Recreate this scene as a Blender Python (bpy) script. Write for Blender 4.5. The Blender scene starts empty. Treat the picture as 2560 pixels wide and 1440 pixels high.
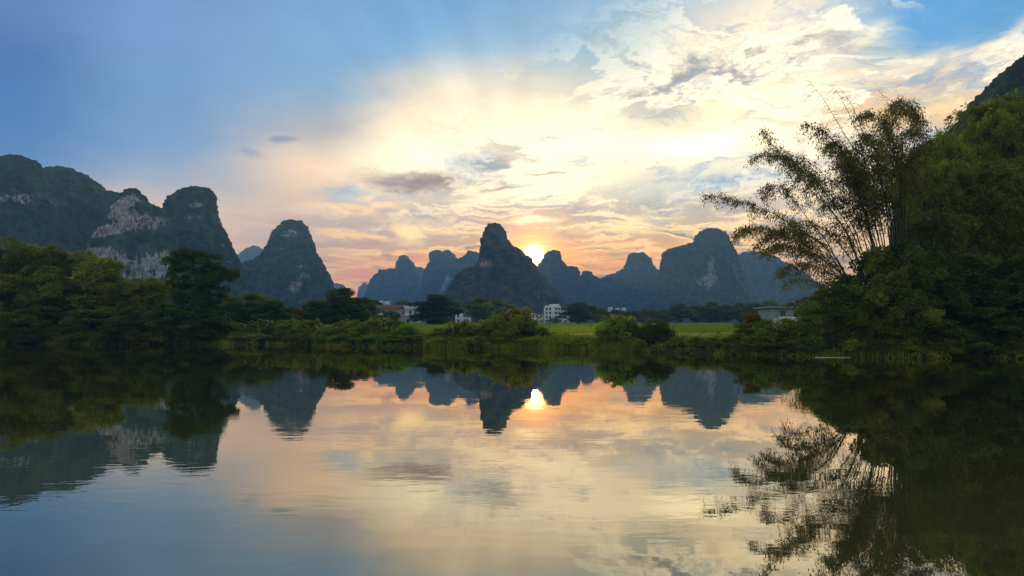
import bpy, math, random
import numpy as np
from mathutils import Vector

# ------------------------------------------------------------------ camera, sky, sun, exposure
sc = bpy.context.scene
COL = sc.collection
F, CX, HY, CAMZ = 1707.0, 1280.0, 817.0, 2.5          # focal length and horizon in photo pixels, eye height

cam_d = bpy.data.cameras.new('camera'); cam = bpy.data.objects.new('camera', cam_d); COL.objects.link(cam)
cam.location = (0, 0, CAMZ); cam.rotation_euler = (math.radians(90), 0, 0)
cam_d.sensor_width = 36; cam_d.lens = 24.0; cam_d.shift_y = (HY - 720) / 2560.0
cam_d.clip_start = 0.1; cam_d.clip_end = 20000
sc.camera = cam
sc.view_settings.view_transform = 'Standard'; sc.view_settings.look = 'None'
sc.view_settings.exposure = 0.68; sc.view_settings.gamma = 1.0
sc.cycles.max_bounces = 6; sc.cycles.diffuse_bounces = 2; sc.cycles.glossy_bounces = 3
sc.cycles.transmission_bounces = 3; sc.cycles.transparent_max_bounces = 8; sc.cycles.volume_bounces = 0
sc.cycles.use_denoising = True
sc.cycles.sample_clamp_indirect = 4.0

def L(c):                                              # sRGB 0-255 -> linear
    return tuple(((v/255)/12.92 if v/255 <= .04045 else ((v/255+.055)/1.055)**2.4) for v in c)

def azel(px, py):
    u = (px-CX)/F; a = math.atan(u)
    return a, math.atan((HY-py)/F*math.cos(a))

SUN_AZ, SUN_EL = azel(1336, 640)

class NT:
    """small helper to write shader node trees as expressions"""
    def __init__(s, tree): s.t = tree; s.n = tree.nodes; s.l = tree.links
    def put(s, sock, v):
        if v is None: return
        if isinstance(v, bpy.types.NodeSocket): s.l.new(v, sock)
        elif isinstance(v, (tuple, list)) and sock.type == 'RGBA': sock.default_value = tuple(v)[:3] + (1,)
        else: sock.default_value = v
    def m(s, op, a, b=None, c=None, clamp=False):
        n = s.n.new('ShaderNodeMath'); n.operation = op; n.use_clamp = clamp
        s.put(n.inputs[0], a); s.put(n.inputs[1], b); s.put(n.inputs[2], c); return n.outputs[0]
    def vm(s, op, a, b=None, sc_=None):
        n = s.n.new('ShaderNodeVectorMath'); n.operation = op
        s.put(n.inputs[0], a); s.put(n.inputs[1], b)
        if sc_ is not None: s.put(n.inputs['Scale'], sc_)
        return n.outputs[1] if op in ('DOT_PRODUCT', 'LENGTH') else n.outputs[0]
    def xyz(s, v):
        n = s.n.new('ShaderNodeSeparateXYZ'); s.put(n.inputs[0], v); return n.outputs
    def comb(s, x, y, z=0.0):
        n = s.n.new('ShaderNodeCombineXYZ'); s.put(n.inputs[0], x); s.put(n.inputs[1], y); s.put(n.inputs[2], z); return n.outputs[0]
    def noise(s, v, scale, detail=4.0, rough=0.5, dist=0.0, col=False):
        n = s.n.new('ShaderNodeTexNoise'); s.put(n.inputs['Vector'], v)
        n.inputs['Scale'].default_value = scale; n.inputs['Detail'].default_value = detail
        n.inputs['Roughness'].default_value = rough; n.inputs['Distortion'].default_value = dist
        return n.outputs['Color'] if col else n.outputs['Fac']
    def rng(s, v, a, b, c=0.0, d=1.0, smooth=True):
        n = s.n.new('ShaderNodeMapRange'); n.interpolation_type = 'SMOOTHSTEP' if smooth else 'LINEAR'
        s.put(n.inputs[0], v)
        for i, q in enumerate((a, b, c, d)): s.put(n.inputs[1+i], q)
        return n.outputs[0]
    def mix(s, f, a, b, mode='MIX'):
        n = s.n.new('ShaderNodeMix'); n.data_type = 'RGBA'; n.blend_type = mode
        s.put(n.inputs[0], f); s.put(n.inputs[6], a); s.put(n.inputs[7], b); return n.outputs[2]
    def ramp(s, v, stops, mode='LINEAR'):
        n = s.n.new('ShaderNodeValToRGB'); s.put(n.inputs[0], v); e = n.color_ramp.elements
        n.color_ramp.interpolation = mode
        while len(e) > 1: e.remove(e[-1])
        e[0].position = stops[0][0]; e[0].color = tuple(stops[0][1])[:3] + (1,)
        for p, c in stops[1:]:
            q = e.new(p); q.color = tuple(c)[:3] + (1,)
        return n.outputs[0]

def build_world():
    w = bpy.data.worlds.new('World'); sc.world = w; w.use_nodes = True
    t = w.node_tree; t.nodes.clear(); N = NT(t)
    tc = t.nodes.new('ShaderNodeTexCoord').outputs['Generated']
    d = N.vm('NORMALIZE', tc)
    x, y, z = N.xyz(d)
    az = N.m('ARCTAN2', x, y); el = N.m('ARCSINE', z)
    ael = N.m('ABSOLUTE', el)
    # irregular edges: the cloud sheet is warped by noise
    wv = N.vm('SUBTRACT', N.noise(N.comb(az, N.m('MULTIPLY', el, 2.2)), 5.0, 6, .62, 0.3, col=True), (0.5, 0.5, 0.5))
    wx, wy, _ = N.xyz(wv)
    fine = N.vm('SUBTRACT', N.noise(N.comb(az, N.m('MULTIPLY', el, 3.5), 3.1), 20.0, 5, .6, 0.5, col=True), (0.5, 0.5, 0.5))
    fx, fy, _ = N.xyz(fine)
    azw = N.m('ADD', az, N.m('ADD', N.m('MULTIPLY', wx, 0.16), N.m('MULTIPLY', fx, 0.05)))
    elw = N.m('ADD', ael, N.m('ADD', N.m('MULTIPLY', wy, 0.075), N.m('MULTIPLY', fy, 0.018)))
    aza = N.m('ADD', az, N.m('MULTIPLY', wx, 0.10)); ela = N.m('ADD', ael, N.m('MULTIPLY', wy, 0.06))
    # large colour structure of the evening sky by azimuth and elevation
    cols = [
        (0,    [(-150,(95,128,180)),(0,(98,132,184)),(120,(82,120,176)),(240,(76,122,182)),(360,(88,130,184)),(440,(118,145,182)),(520,(165,165,178)),(640,(215,180,160)),(817,(215,170,140))]),
        (400,  [(-150,(105,145,200)),(0,(122,152,200)),(120,(120,154,202)),(240,(120,156,198)),(360,(128,160,200)),(440,(165,172,190)),(520,(214,188,175)),(640,(228,182,160)),(817,(232,172,140))]),
        (800,  [(-150,(110,155,205)),(0,(126,160,206)),(120,(132,168,206)),(220,(140,172,204)),(320,(185,182,188)),(420,(240,210,180)),(520,(214,184,168)),(610,(188,166,160)),(700,(246,168,128)),(817,(246,158,105))]),
        (1050, [(-150,(112,160,208)),(0,(118,162,208)),(130,(135,175,210)),(210,(205,200,195)),(290,(250,226,200)),(370,(255,245,215)),(450,(228,208,190)),(530,(190,178,172)),(600,(196,172,158)),(690,(252,170,110)),(817,(252,160,80))]),
        (1300, [(-150,(120,160,200)),(0,(132,168,205)),(120,(150,182,208)),(200,(208,205,200)),(270,(252,232,205)),(350,(255,242,220)),(440,(246,228,200)),(520,(206,186,168)),(590,(206,176,150)),(650,(255,184,84)),(817,(255,168,48))]),
        (1600, [(-150,(150,180,205)),(0,(162,185,206)),(120,(168,192,206)),(220,(190,198,200)),(300,(238,222,196)),(380,(255,240,214)),(450,(240,226,200)),(540,(192,176,162)),(590,(214,176,128)),(650,(255,188,80)),(817,(255,170,50))]),
        (1820, [(-150,(190,200,205)),(0,(200,204,204)),(110,(238,222,204)),(190,(214,204,194)),(260,(240,216,180)),(340,(255,238,206)),(440,(216,214,208)),(520,(204,182,164)),(600,(226,184,140)),(680,(252,184,96)),(817,(255,170,60))]),
        (2050, [(-150,(150,185,210)),(0,(200,205,205)),(100,(196,204,208)),(170,(226,208,188)),(240,(238,210,170)),(330,(236,206,170)),(420,(226,210,200)),(520,(232,206,184)),(620,(244,200,156)),(700,(246,196,140)),(817,(246,186,110))]),
        (2300, [(-150,(100,160,210)),(0,(98,160,212)),(100,(105,165,212)),(150,(200,195,190)),(220,(226,202,178)),(290,(244,204,146)),(350,(205,192,190)),(450,(225,200,180)),(600,(240,200,160)),(817,(244,184,120))]),
        (2560, [(-150,(95,155,208)),(0,(100,160,206)),(70,(112,166,208)),(120,(186,186,192)),(200,(226,200,176)),(280,(244,200,140)),(360,(200,188,188)),(480,(220,196,178)),(817,(240,184,130))]),
    ]
    ELMAX = math.radians(45)
    base = None; prev = None
    for px, st in cols:
        stops = sorted(((max(0, azel(px, py)[1]/ELMAX)), L(c)) for py, c in st)
        r = N.ramp(N.m('DIVIDE', ela, ELMAX), stops, 'LINEAR')
        a = azel(px, 0)[0]
        base = r if base is None else N.mix(N.rng(aza, prev, a), base, r)
        prev = a
    def lobe(px, py, rx, ry, rot=0, coords=(azw, elw), pw=1.0):
        a0, e0 = azel(px, py); k = math.cos(a0)**1.5
        sx, sy = rx/F*k, ry/F*k
        dx = N.m('SUBTRACT', coords[0], a0); dy = N.m('SUBTRACT', coords[1], e0)
        c, s_ = math.cos(math.radians(rot)), math.sin(math.radians(rot))
        p = N.m('DIVIDE', N.m('ADD', N.m('MULTIPLY', dx, c), N.m('MULTIPLY', dy, s_)), sx)
        q = N.m('DIVIDE', N.m('SUBTRACT', N.m('MULTIPLY', dy, c), N.m('MULTIPLY', dx, s_)), sy)
        r2 = N.m('ADD', N.m('MULTIPLY', p, p), N.m('MULTIPLY', q, q))
        return N.m('EXPONENT', N.m('MULTIPLY', N.m('POWER', r2, pw), -1.0))
    soft = (aza, ela)
    col = base
    V = lambda c, k: tuple(v*k for v in L(c))
    # bright veils and cores, grey sheets, blue gaps
    for px, py, rx, ry, rot, c, k, f, co, pw in [
        (1930,  60, 95, 190, -24, (250,228,204), 1.05, .85, soft, 1),
        (1960, 120, 60, 60,   0, (255,240,215), 1.05, .6, soft, 1),
        (1130, 330, 95, 130,  0, (255,236,210), 1.1, .7, soft, 1),
        (1130, 385, 190, 55,  8, (255,244,216), 1.25, .85, soft, 1),
        (1420, 360, 190, 60,  6, (255,240,214), 1.25, .8, soft, 1),
        (1740, 350, 150, 34,  4, (255,244,214), 1.5, .9, soft, 1),
        (1330, 425, 260, 32,  0, (255,238,208), 1.15, .5, soft, 1),
        (1905, 240, 150, 34, 10, (255,240,200), 1.25, .85, (azw, elw), 1),
        (2010, 250, 60, 40,   0, (255,240,205), 1.3, .7, (azw, elw), 1),
        (1060, 458, 130, 26, -6, (160,146,142), .92, .95, (azw, elw), 1.6),
        (1190, 428, 80, 34,   0, (140,180,214), .95, .9, (azw, elw), 1.6),
        (1180, 450, 50, 20,   0, (176,192,204), 1.0, .6, (azw, elw), 1.6),
        (870,  482, 70, 28,   0, (165,188,208), .95, .9, (azw, elw), 1.4),
        (720,  345, 42, 11,   0, (135,150,175), 1.0, .75, (azw, ela), 1.6),
        (620,  376, 32, 10, -18, (150,160,182), 1.0, .6, (azw, ela), 1.6),
        (1840, 440, 110, 22,   6, (150,180,206), .95, .9, (azw, elw), 1.6),
        (1660, 470, 130, 34,  0, (205,208,206), 1.0, .6, (azw, elw), 1.4),
        (1800, 185, 170, 30, -6, (202,194,190), 1.0, .75, (azw, elw), 1.4),
        (1620, 262, 210, 24, -5, (204,200,192), 1.0, .65, (azw, elw), 1.4),
        (2130, 220, 150, 26,  8, (205,192,184), 1.0, .6, (azw, elw), 1.4),
        (1010, 583, 56, 26, -20, (255,226,170), 1.1, .95, (azw, elw), 1.6),
        (870,  602, 110, 11,  0, (255,208,150), 1.05, .85, (azw, elw), 1.4),
        (860,  524, 90, 16,  -4, (255,214,160), 1.05, .6, (azw, elw), 1.4),
        (940,  500, 80, 14,  -4, (255,216,166), 1.05, .7, (azw, elw), 1.4),
        (1560, 560, 110, 20,  5, (255,226,160), 1.1, .85, (azw, elw), 1.4),
        (1390, 470, 110, 22,  8, (255,244,214), 1.2, .8, (azw, elw), 1.4),
        (1250, 490, 80, 14,  10, (255,240,205), 1.1, .7, (azw, elw), 1.4),
        (1340, 546, 46, 12,   0, (255,240,205), 1.2, .9, (azw, elw), 1.4),
        (1700, 520, 220, 30,  0, (200,186,172), 1.0, .6, (azw, elw), 1.4),
        (2120,  92, 80, 18,  22, (240,228,212), 1.05, .85, (azw, elw), 1.4),
        (2440, 110, 130, 18, 20, (240,220,200), 1.05, .7, (azw, elw), 1.4),
        (2200, 165, 230, 26,  4, (240,220,200), 1.05, .7, (azw, elw), 1.4),
    ]:
        col = N.mix(N.m('MULTIPLY', lobe(px, py, rx, ry, rot, co, pw), f), col, V(c, k))
    # wind-drawn cloud detail on a sheet above the valley (perspective by 1/z)
    den = N.m('ADD', ael, 0.10)
    pl = N.comb(N.m('DIVIDE', N.m('SINE', az), den), N.m('DIVIDE', N.m('COSINE', az), den), 0.0)
    plr = N.vm('ADD', pl, N.vm('SCALE', wv, None, 0.9))
    st1 = N.noise(plr, 2.4, 10, .66, 0.5); st2 = N.noise(N.vm('ADD', plr, (7.3, 2.1, 4.0)), 3.2, 10, .66, 0.6)
    amask = N.m('MULTIPLY', N.rng(N.m('ADD', N.m('MULTIPLY', az, 0.55), N.m('MULTIPLY', el, -1.0)), -0.42, -0.14),
                N.rng(ael, 0.62, 0.34))
    gap = N.m('SUBTRACT', 1.0, N.m('MULTIPLY', lobe(2390, 30, 300, 92, 6, (azw, elw), 2.0), .95))
    amask = N.m('MULTIPLY', amask, gap)
    nearsun = N.rng(N.m('ABSOLUTE', N.m('SUBTRACT', az, 0.14)), 0.75, 0.1)
    # backlit cloud: thin gold or white edges, grey thicker bodies
    st3 = N.noise(N.vm('ADD', N.vm('MULTIPLY', plr, (.8, 1.5, 1)), (1.7, 5.2, 0.0)), 1.5, 11, .60, 0.35)
    cover = N.m('ADD', st3, N.m('MULTIPLY_ADD', N.rng(ael, .02, .22), -.025, .012))
    dens = N.m('MULTIPLY', N.rng(cover, .485, .56), amask)
    body = N.rng(cover, .525, .66)
    edgec = N.mix(N.rng(ael, .07, .24), V((255,206,128), 1.15), V((255,240,214), 1.25))
    bodyc = N.mix(N.rng(ael, .05, .22), V((158,132,130), .85), V((170,166,170), .9))
    col = N.mix(N.m('MULTIPLY', dens, N.m('ADD', .55, N.m('MULTIPLY', nearsun, .40))), col, N.mix(body, edgec, bodyc))
    br = N.m('MULTIPLY', N.m('MULTIPLY', N.rng(st1, .52, .64), amask), N.m('ADD', 0.25, N.m('MULTIPLY', nearsun, .35)))
    col = N.mix(br, col, N.mix(N.rng(ael, 0.08, 0.24), V((255,210,140), 1.1), V((255,242,218), 1.2)))
    dk = N.m('MULTIPLY', N.m('MULTIPLY', N.rng(st2, .51, .68), amask), 0.66)
    col = N.mix(dk, col, N.mix(N.rng(ael, 0.06, 0.22), V((172,150,146), .92), V((150,178,206), .95)))
    # faint drawn-out texture everywhere in the haze above
    tex = N.m('MULTIPLY_ADD', N.noise(N.comb(N.m('MULTIPLY', az, 3), N.m('MULTIPLY', el, 9)), 2.2, 8, .6), 0.16, 0.92)
    col = N.vm('SCALE', col, None, tex)
    warm = N.m('MULTIPLY', N.rng(ael, .17, .03), N.rng(N.m('ABSOLUTE', N.m('SUBTRACT', az, .07)), .50, .06))
    col = N.vm('MULTIPLY', col, N.mix(warm, (1, 1, 1), (1.08, .86, .38)))
    # faint rays fanning up from the sun
    rx_ = N.m('SUBTRACT', az, SUN_AZ); ry_ = N.m('SUBTRACT', el, SUN_EL)
    fan = N.noise(N.comb(N.m('ARCTAN2', rx_, ry_), 3.3), 5.5, 3, .6)
    rr = N.m('SQRT', N.m('ADD', N.m('MULTIPLY', rx_, rx_), N.m('MULTIPLY', ry_, ry_)))
    fm = N.m('MULTIPLY', N.rng(rr, .10, .24), N.rng(rr, .62, .34))
    col = N.vm('SCALE', col, None, N.m('MULTIPLY_ADD', N.m('MULTIPLY', N.m('SUBTRACT', fan, .5), fm), .26, 1.0))
    hs = t.nodes.new('ShaderNodeHueSaturation'); hs.inputs['Saturation'].default_value = .97; N.put(hs.inputs['Color'], N.vm('SCALE', N.vm('POWER', col, (1.25, 1.25, 1.25)), None, 1.16))
    col = N.vm('MULTIPLY', hs.outputs[0], (.985, .985, .91))
    # sun behind the ridge
    sd = (math.sin(SUN_AZ)*math.cos(SUN_EL), math.cos(SUN_AZ)*math.cos(SUN_EL), math.sin(SUN_EL))
    ang = N.m('ARCCOSINE', N.m('MINIMUM', N.vm('DOT_PRODUCT', d, sd), 0.9999999))
    glow = N.m('EXPONENT', N.m('MULTIPLY', ang, -14.0)); glow2 = N.m('EXPONENT', N.m('MULTIPLY', ang, -60.0))
    col = N.vm('ADD', col, N.vm('SCALE', (.30, 0.08, 0.0), None, glow))
    col = N.vm('ADD', col, N.vm('SCALE', (5.0, 1.7, 0.05), None, glow2))
    core = N.rng(ang, math.radians(1.15), math.radians(0.7))
    col = N.vm('ADD', col, N.vm('SCALE', (4.5, 2.9, 1.1), None, core))
    # everywhere else: dusk sky, with bright cloud added out of view for fill
    sk = t.nodes.new('ShaderNodeTexSky'); sk.sky_type = 'NISHITA'; sk.sun_disc = False
    sk.sun_elevation = SUN_EL; sk.sun_rotation = SUN_AZ
    sk.air_density = 1.2; sk.dust_density = 1.0; sk.ozone_density = 1.5
    nish = N.vm('SCALE', sk.outputs[0], None, 0.15)
    bc = N.noise(N.comb(N.m('MULTIPLY', x, 1.0), y, N.m('MULTIPLY', z, 2.5)), 2.3, 5, .6)
    nish = N.mix(N.m('MULTIPLY', N.rng(bc, .42, .62), .7), nish, (.55, .54, .58))
    # the low air is dimmed by the haze in front of it, so the sky beyond is brighter
    col = N.vm('SCALE', col, None, N.rng(ael, 0.30, 0.0, .84, 1.22))
    front = N.m('MULTIPLY', N.rng(N.m('ABSOLUTE', az), 1.35, 0.75), N.rng(el, 0.80, 0.5))
    col = N.mix(front, nish, col)
    bg = t.nodes.new('ShaderNodeBackground'); out = t.nodes.new('ShaderNodeOutputWorld')
    t.links.new(col, bg.inputs[0]); bg.inputs[1].default_value = 1.0; t.links.new(bg.outputs[0], out.inputs[0])
    w.cycles.sampling_method = 'MANUAL'; w.cycles.sample_map_resolution = 1024
build_world()

sun_d = bpy.data.lights.new('sun', 'SUN'); sun = bpy.data.objects.new('sun', sun_d); COL.objects.link(sun)
sun_d.energy = 2.5; sun_d.angle = math.radians(0.5); sun_d.color = (1.0, 0.58, 0.26)
sun.rotation_euler = Vector((-math.sin(SUN_AZ)*math.cos(SUN_EL), -math.cos(SUN_AZ)*math.cos(SUN_EL), -math.sin(SUN_EL))).to_track_quat('-Z', 'Y').to_euler()

# ------------------------------------------------------------------ helpers
def tag(o, label=None, cat=None, group=None, kind=None):
    if label: o['label'] = label
    if cat: o['category'] = cat
    if group: o['group'] = group
    if kind: o['kind'] = kind
    return o

def link(name, me, parent=None, mats=()):
    for m_ in mats: me.materials.append(m_)
    o = bpy.data.objects.new(name, me); COL.objects.link(o)
    if parent is not None: o.parent = parent
    return o

def empty(name, loc, rz=0.0, scale=(1, 1, 1)):
    o = bpy.data.objects.new(name, None); COL.objects.link(o); o.empty_display_size = .5
    o.location = loc; o.rotation_euler = (0, 0, rz); o.scale = scale
    return o

def np_mesh(name, v, f, attrs=None, smooth=False):
    """v (n,3); f (m,k) with a fixed k"""
    me = bpy.data.meshes.new(name); v = np.asarray(v, np.float32); f = np.asarray(f, np.int32)
    k = f.shape[1]
    me.vertices.add(len(v)); me.vertices.foreach_set('co', v.ravel())
    me.loops.add(f.size); me.loops.foreach_set('vertex_index', f.ravel())
    me.polygons.add(len(f)); me.polygons.foreach_set('loop_start', np.arange(0, f.size, k, dtype=np.int32))
    if smooth: me.polygons.foreach_set('use_smooth', np.ones(len(f), bool))
    me.update(calc_edges=True)
    for an, (dom, arr) in (attrs or {}).items():
        a = me.attributes.new(an, 'FLOAT', dom); a.data.foreach_set('value', np.asarray(arr, np.float32))
    return me

def at(px, py, d): return np.array([(px-CX)/F*d, d, CAMZ+(HY-py)/F*d])

def _h(ix, iy, iz, s):
    h = (ix.astype(np.int64)*374761393 + iy.astype(np.int64)*668265263 + iz.astype(np.int64)*2147483647 + s*1274126177) & 0xffffffff
    h = ((h ^ (h >> 13))*1274126177) & 0xffffffff
    return ((h ^ (h >> 16)) & 0xffffff)/float(0xffffff)

def vnoise(p, s=0):
    i = np.floor(p).astype(np.int64); f = p-i; f = f*f*(3-2*f); r = 0
    for a in (0, 1):
        for b in (0, 1):
            for c in (0, 1):
                w = (f[:, 0] if a else 1-f[:, 0])*(f[:, 1] if b else 1-f[:, 1])*(f[:, 2] if c else 1-f[:, 2])
                r = r + w*_h(i[:, 0]+a, i[:, 1]+b, i[:, 2]+c, s)
    return r*2-1

def fbm(p, o=5, s=0, g=.5):
    r = 0; a = 1; n = 0
    for k in range(o): r = r+a*vnoise(p*(2**k)+k*17.3, s+k); n += a; a *= g
    return r/n

def worley(p, s=0):
    i = np.floor(p).astype(np.int64); best = np.full(len(p), 9.)
    for a in (-1, 0, 1):
        for b in (-1, 0, 1):
            for c in (-1, 0, 1):
                j = i+np.array([a, b, c])
                q = np.stack([_h(j[:, 0], j[:, 1], j[:, 2], s+k) for k in (1, 2, 3)], 1)+j
                best = np.minimum(best, ((p-q)**2).sum(1))
    return np.sqrt(best)

def mat(name):
    m_ = bpy.data.materials.new(name); m_.use_nodes = True; t = m_.node_tree; t.nodes.clear()
    N = NT(t); N.out = t.nodes.new('ShaderNodeOutputMaterial'); return m_, N

def principled(N, base, rough=.8, spec=.3, normal=None, metal=0.0):
    b = N.n.new('ShaderNodeBsdfPrincipled'); N.put(b.inputs['Base Color'], base); N.put(b.inputs['Roughness'], rough)
    b.inputs['Specular IOR Level'].default_value = spec; b.inputs['Metallic'].default_value = metal
    if normal is not None: N.l.new(normal, b.inputs['Normal'])
    return b.outputs[0]

def bump(N, h, strength, dist):
    b = N.n.new('ShaderNodeBump'); N.l.new(h, b.inputs['Height']); b.inputs['Strength'].default_value = strength
    b.inputs['Distance'].default_value = dist; return b.outputs[0]

def attr(N, name, out='Fac'):
    a = N.n.new('ShaderNodeAttribute'); a.attribute_name = name; return a.outputs[out]

# ------------------------------------------------------------------ materials
def hill_material(name, g1, g2, rock, cell):
    m_, N = mat(name); geo = N.n.new('ShaderNodeNewGeometry'); P = geo.outputs['Position']
    n1 = N.noise(P, 1/90., 6, .6); n2 = N.noise(P, 1/9., 5, .65)
    vo = N.n.new('ShaderNodeTexVoronoi'); N.put(vo.inputs['Vector'], P); vo.inputs['Scale'].default_value = 1/cell
    green = N.mix(N.rng(n1, .35, .65), g1, g2)
    green = N.vm('SCALE', green, None, N.rng(n2, .32, .68, .2, 2.1))  # colour noise paints light and dark into the canopy relief
    Ps = N.vm('MULTIPLY', P, (1, 1, .35))
    str1 = N.noise(Ps, 1/3., 7, .75, .6); str2 = N.noise(P, 1/9., 7, .75)
    rk = attr(N, 'rock')
    nz = N.m('ADD', N.m('MULTIPLY', str2, .35), N.m('MULTIPLY', str1, .65))
    thr = N.m('MULTIPLY_ADD', rk, -.34, .72)
    rf = N.rng(N.m('SUBTRACT', nz, thr), -.03, .07)
    rc = N.vm('SCALE', N.mix(N.rng(N.noise(P, 1/25., 4), .4, .6), rock, tuple(v*w for v, w in zip(rock, (1.08, .94, .82)))), None, N.rng(N.noise(N.vm('MULTIPLY', P, (1, 1, .22)), 1/1.6, 6, .8, .4), .35, .65, .3, 1.6))
    h = N.m('ADD', N.m('MULTIPLY', vo.outputs['Distance'], -1.0), N.m('MULTIPLY', n2, .9))
    bs = principled(N, N.mix(rf, green, rc), .9, .1, bump(N, h, .9, cell*.55))
    N.l.new(bs, N.out.inputs[0]); return m_

def leaf_material(name, c, c2, trans=.3, rough=.6):
    m_, N = mat(name); oi = N.n.new('ShaderNodeObjectInfo')
    tn = attr(N, 'tint'); geo = N.n.new('ShaderNodeNewGeometry')
    big = N.noise(geo.outputs['Position'], .45, 3, .6)
    f = N.m('ADD', N.m('MULTIPLY', tn, .65), N.m('MULTIPLY_ADD', big, 1.3, -.5), clamp=True)
    col = N.mix(f, c, c2)  # wide dark-to-light range paints highlights into the leaf colour
    col = N.vm('SCALE', col, None, N.m('MULTIPLY_ADD', oi.outputs['Random'], .45, .8))
    p = principled(N, col, rough, .12)
    tr = N.n.new('ShaderNodeBsdfTranslucent'); N.put(tr.inputs[0], N.vm('MULTIPLY', col, (1.3, 1.5, .5)))
    mx = N.n.new('ShaderNodeMixShader'); mx.inputs[0].default_value = trans
    N.l.new(p, mx.inputs[1]); N.l.new(tr.outputs[0], mx.inputs[2]); N.l.new(mx.outputs[0], N.out.inputs[0]); return m_

def plain(name, c, rough=.8, var=.35, scale=3.0, spec=.3, stretch=(1, 1, 1)):
    m_, N = mat(name); tc = N.n.new('ShaderNodeTexCoord').outputs['Object']
    n = N.noise(N.vm('MULTIPLY', tc, stretch), scale, 6, .65)
    col = N.vm('SCALE', c, None, N.m('MULTIPLY_ADD', n, 2*var, 1-var))
    N.l.new(principled(N, col, rough, spec), N.out.inputs[0]); return m_

MH = {
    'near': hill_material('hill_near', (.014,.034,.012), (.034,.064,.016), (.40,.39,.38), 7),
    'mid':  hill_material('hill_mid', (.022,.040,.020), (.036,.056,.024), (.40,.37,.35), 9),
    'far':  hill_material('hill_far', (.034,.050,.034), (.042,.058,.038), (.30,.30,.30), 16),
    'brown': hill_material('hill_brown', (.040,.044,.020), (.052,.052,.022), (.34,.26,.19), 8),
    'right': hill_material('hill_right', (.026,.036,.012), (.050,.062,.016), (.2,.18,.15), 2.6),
}
ML = {
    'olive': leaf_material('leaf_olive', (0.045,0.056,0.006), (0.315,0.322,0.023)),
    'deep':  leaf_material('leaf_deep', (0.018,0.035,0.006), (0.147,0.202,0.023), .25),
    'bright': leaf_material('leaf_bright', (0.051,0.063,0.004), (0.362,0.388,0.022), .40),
    'fresh': leaf_material('leaf_fresh', (0.042,0.066,0.006), (0.300,0.400,0.033), .38),
    'blue':  leaf_material('leaf_bluegreen', (0.034,0.059,0.014), (0.186,0.280,0.057), .28),
    'brown': leaf_material('leaf_brown', (0.067,0.045,0.008), (0.416,0.280,0.033), .3),
    'bamboo': leaf_material('leaf_bamboo', (0.034,0.034,0.005), (0.241,0.210,0.030), .32),
    'reed':  leaf_material('leaf_reed', (0.056,0.079,0.005), (0.459,0.500,0.033), .38),
    'rice':  leaf_material('leaf_rice', (.150,.210,.014), (.290,.330,.024), .45),
}
M_BARK = plain('bark', (.055,.042,.030), .9, .5, 4, .1, (1, 1, .2))
M_CULM = plain('culm', (.034,.032,.014), .8, .4, 3, .05)

def ground_material():
    m_, N = mat('ground_soil_grass'); P = N.n.new('ShaderNodeNewGeometry').outputs['Position']
    n = N.noise(P, .12, 7, .65); n2 = N.noise(P, 1.3, 5, .6)
    fld = attr(N, 'field'); soil = attr(N, 'soil')
    g = N.mix(N.rng(n, .4, .62), (.028,.040,.010), (.060,.070,.016))
    g = N.mix(fld, g, N.mix(N.rng(N.noise(N.vm('MULTIPLY', P, (.25, 1, 1)), .09, 4, .6), .4, .6), (.150,.215,.014), (.230,.290,.022)))
    g = N.mix(N.m('MULTIPLY', soil, N.rng(n2, .35, .6)), g, (.16,.075,.030))
    g = N.vm('SCALE', g, None, N.m('MULTIPLY_ADD', n2, .7, .65))
    N.l.new(principled(N, g, .95, .1, bump(N, n2, .5, .2)), N.out.inputs[0]); return m_

def water_material():
    m_, N = mat('river_water'); P = N.n.new('ShaderNodeNewGeometry').outputs['Position']
    a = N.noise(N.vm('MULTIPLY', P, (.55, 1.0, 1.0)), 1.1, 3, .5, .3)
    b = N.noise(N.vm('MULTIPLY', N.vm('ADD', P, (13.0, 4.0, 0.0)), (.35, 1.0, 1.0)), 5.0, 3, .5, .6)
    patch = N.rng(N.noise(N.vm('MULTIPLY', P, (.6, 1.0, 1.0)), .11, 4, .6, .8), .50, .66)
    big = N.noise(N.vm('MULTIPLY', P, (.4, 1, 1)), .22, 2, .5)
    h = N.m('ADD', N.m('MULTIPLY', a, .0010), N.m('MULTIPLY', big, .0022))
    h = N.m('ADD', h, N.m('MULTIPLY', b, N.m('MULTIPLY_ADD', patch, .0021, .00018)))
    breeze = N.rng(N.noise(N.vm('MULTIPLY', N.vm('ADD', P, (40., 9., 0.)), (.25, 1.0, 1.0)), .16, 4, .6, .5), .50, .62)
    h = N.m('ADD', h, N.m('MULTIPLY', N.m('MULTIPLY', N.noise(N.vm('MULTIPLY', P, (.45, 1.0, 1.0)), 2.6, 3, .5, .5), breeze), .0024))
    nrm = bump(N, h, 1.0, 1.0)
    gl = N.n.new('ShaderNodeBsdfGlossy'); gl.inputs['Color'].default_value = (.97, .89, .76, 1)
    gl.inputs['Roughness'].default_value = .002; N.l.new(nrm, gl.inputs['Normal'])
    body = principled(N, (.050, .052, .016), .5, .0)
    fr = N.n.new('ShaderNodeFresnel'); fr.inputs['IOR'].default_value = 2.0; N.l.new(nrm, fr.inputs['Normal'])
    mx = N.n.new('ShaderNodeMixShader'); N.l.new(N.rng(fr.outputs[0], .25, .64, .42, .93, smooth=False), mx.inputs[0])
    N.l.new(body, mx.inputs[1]); N.l.new(gl.outputs[0], mx.inputs[2]); N.l.new(mx.outputs[0], N.out.inputs[0]); return m_

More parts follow.
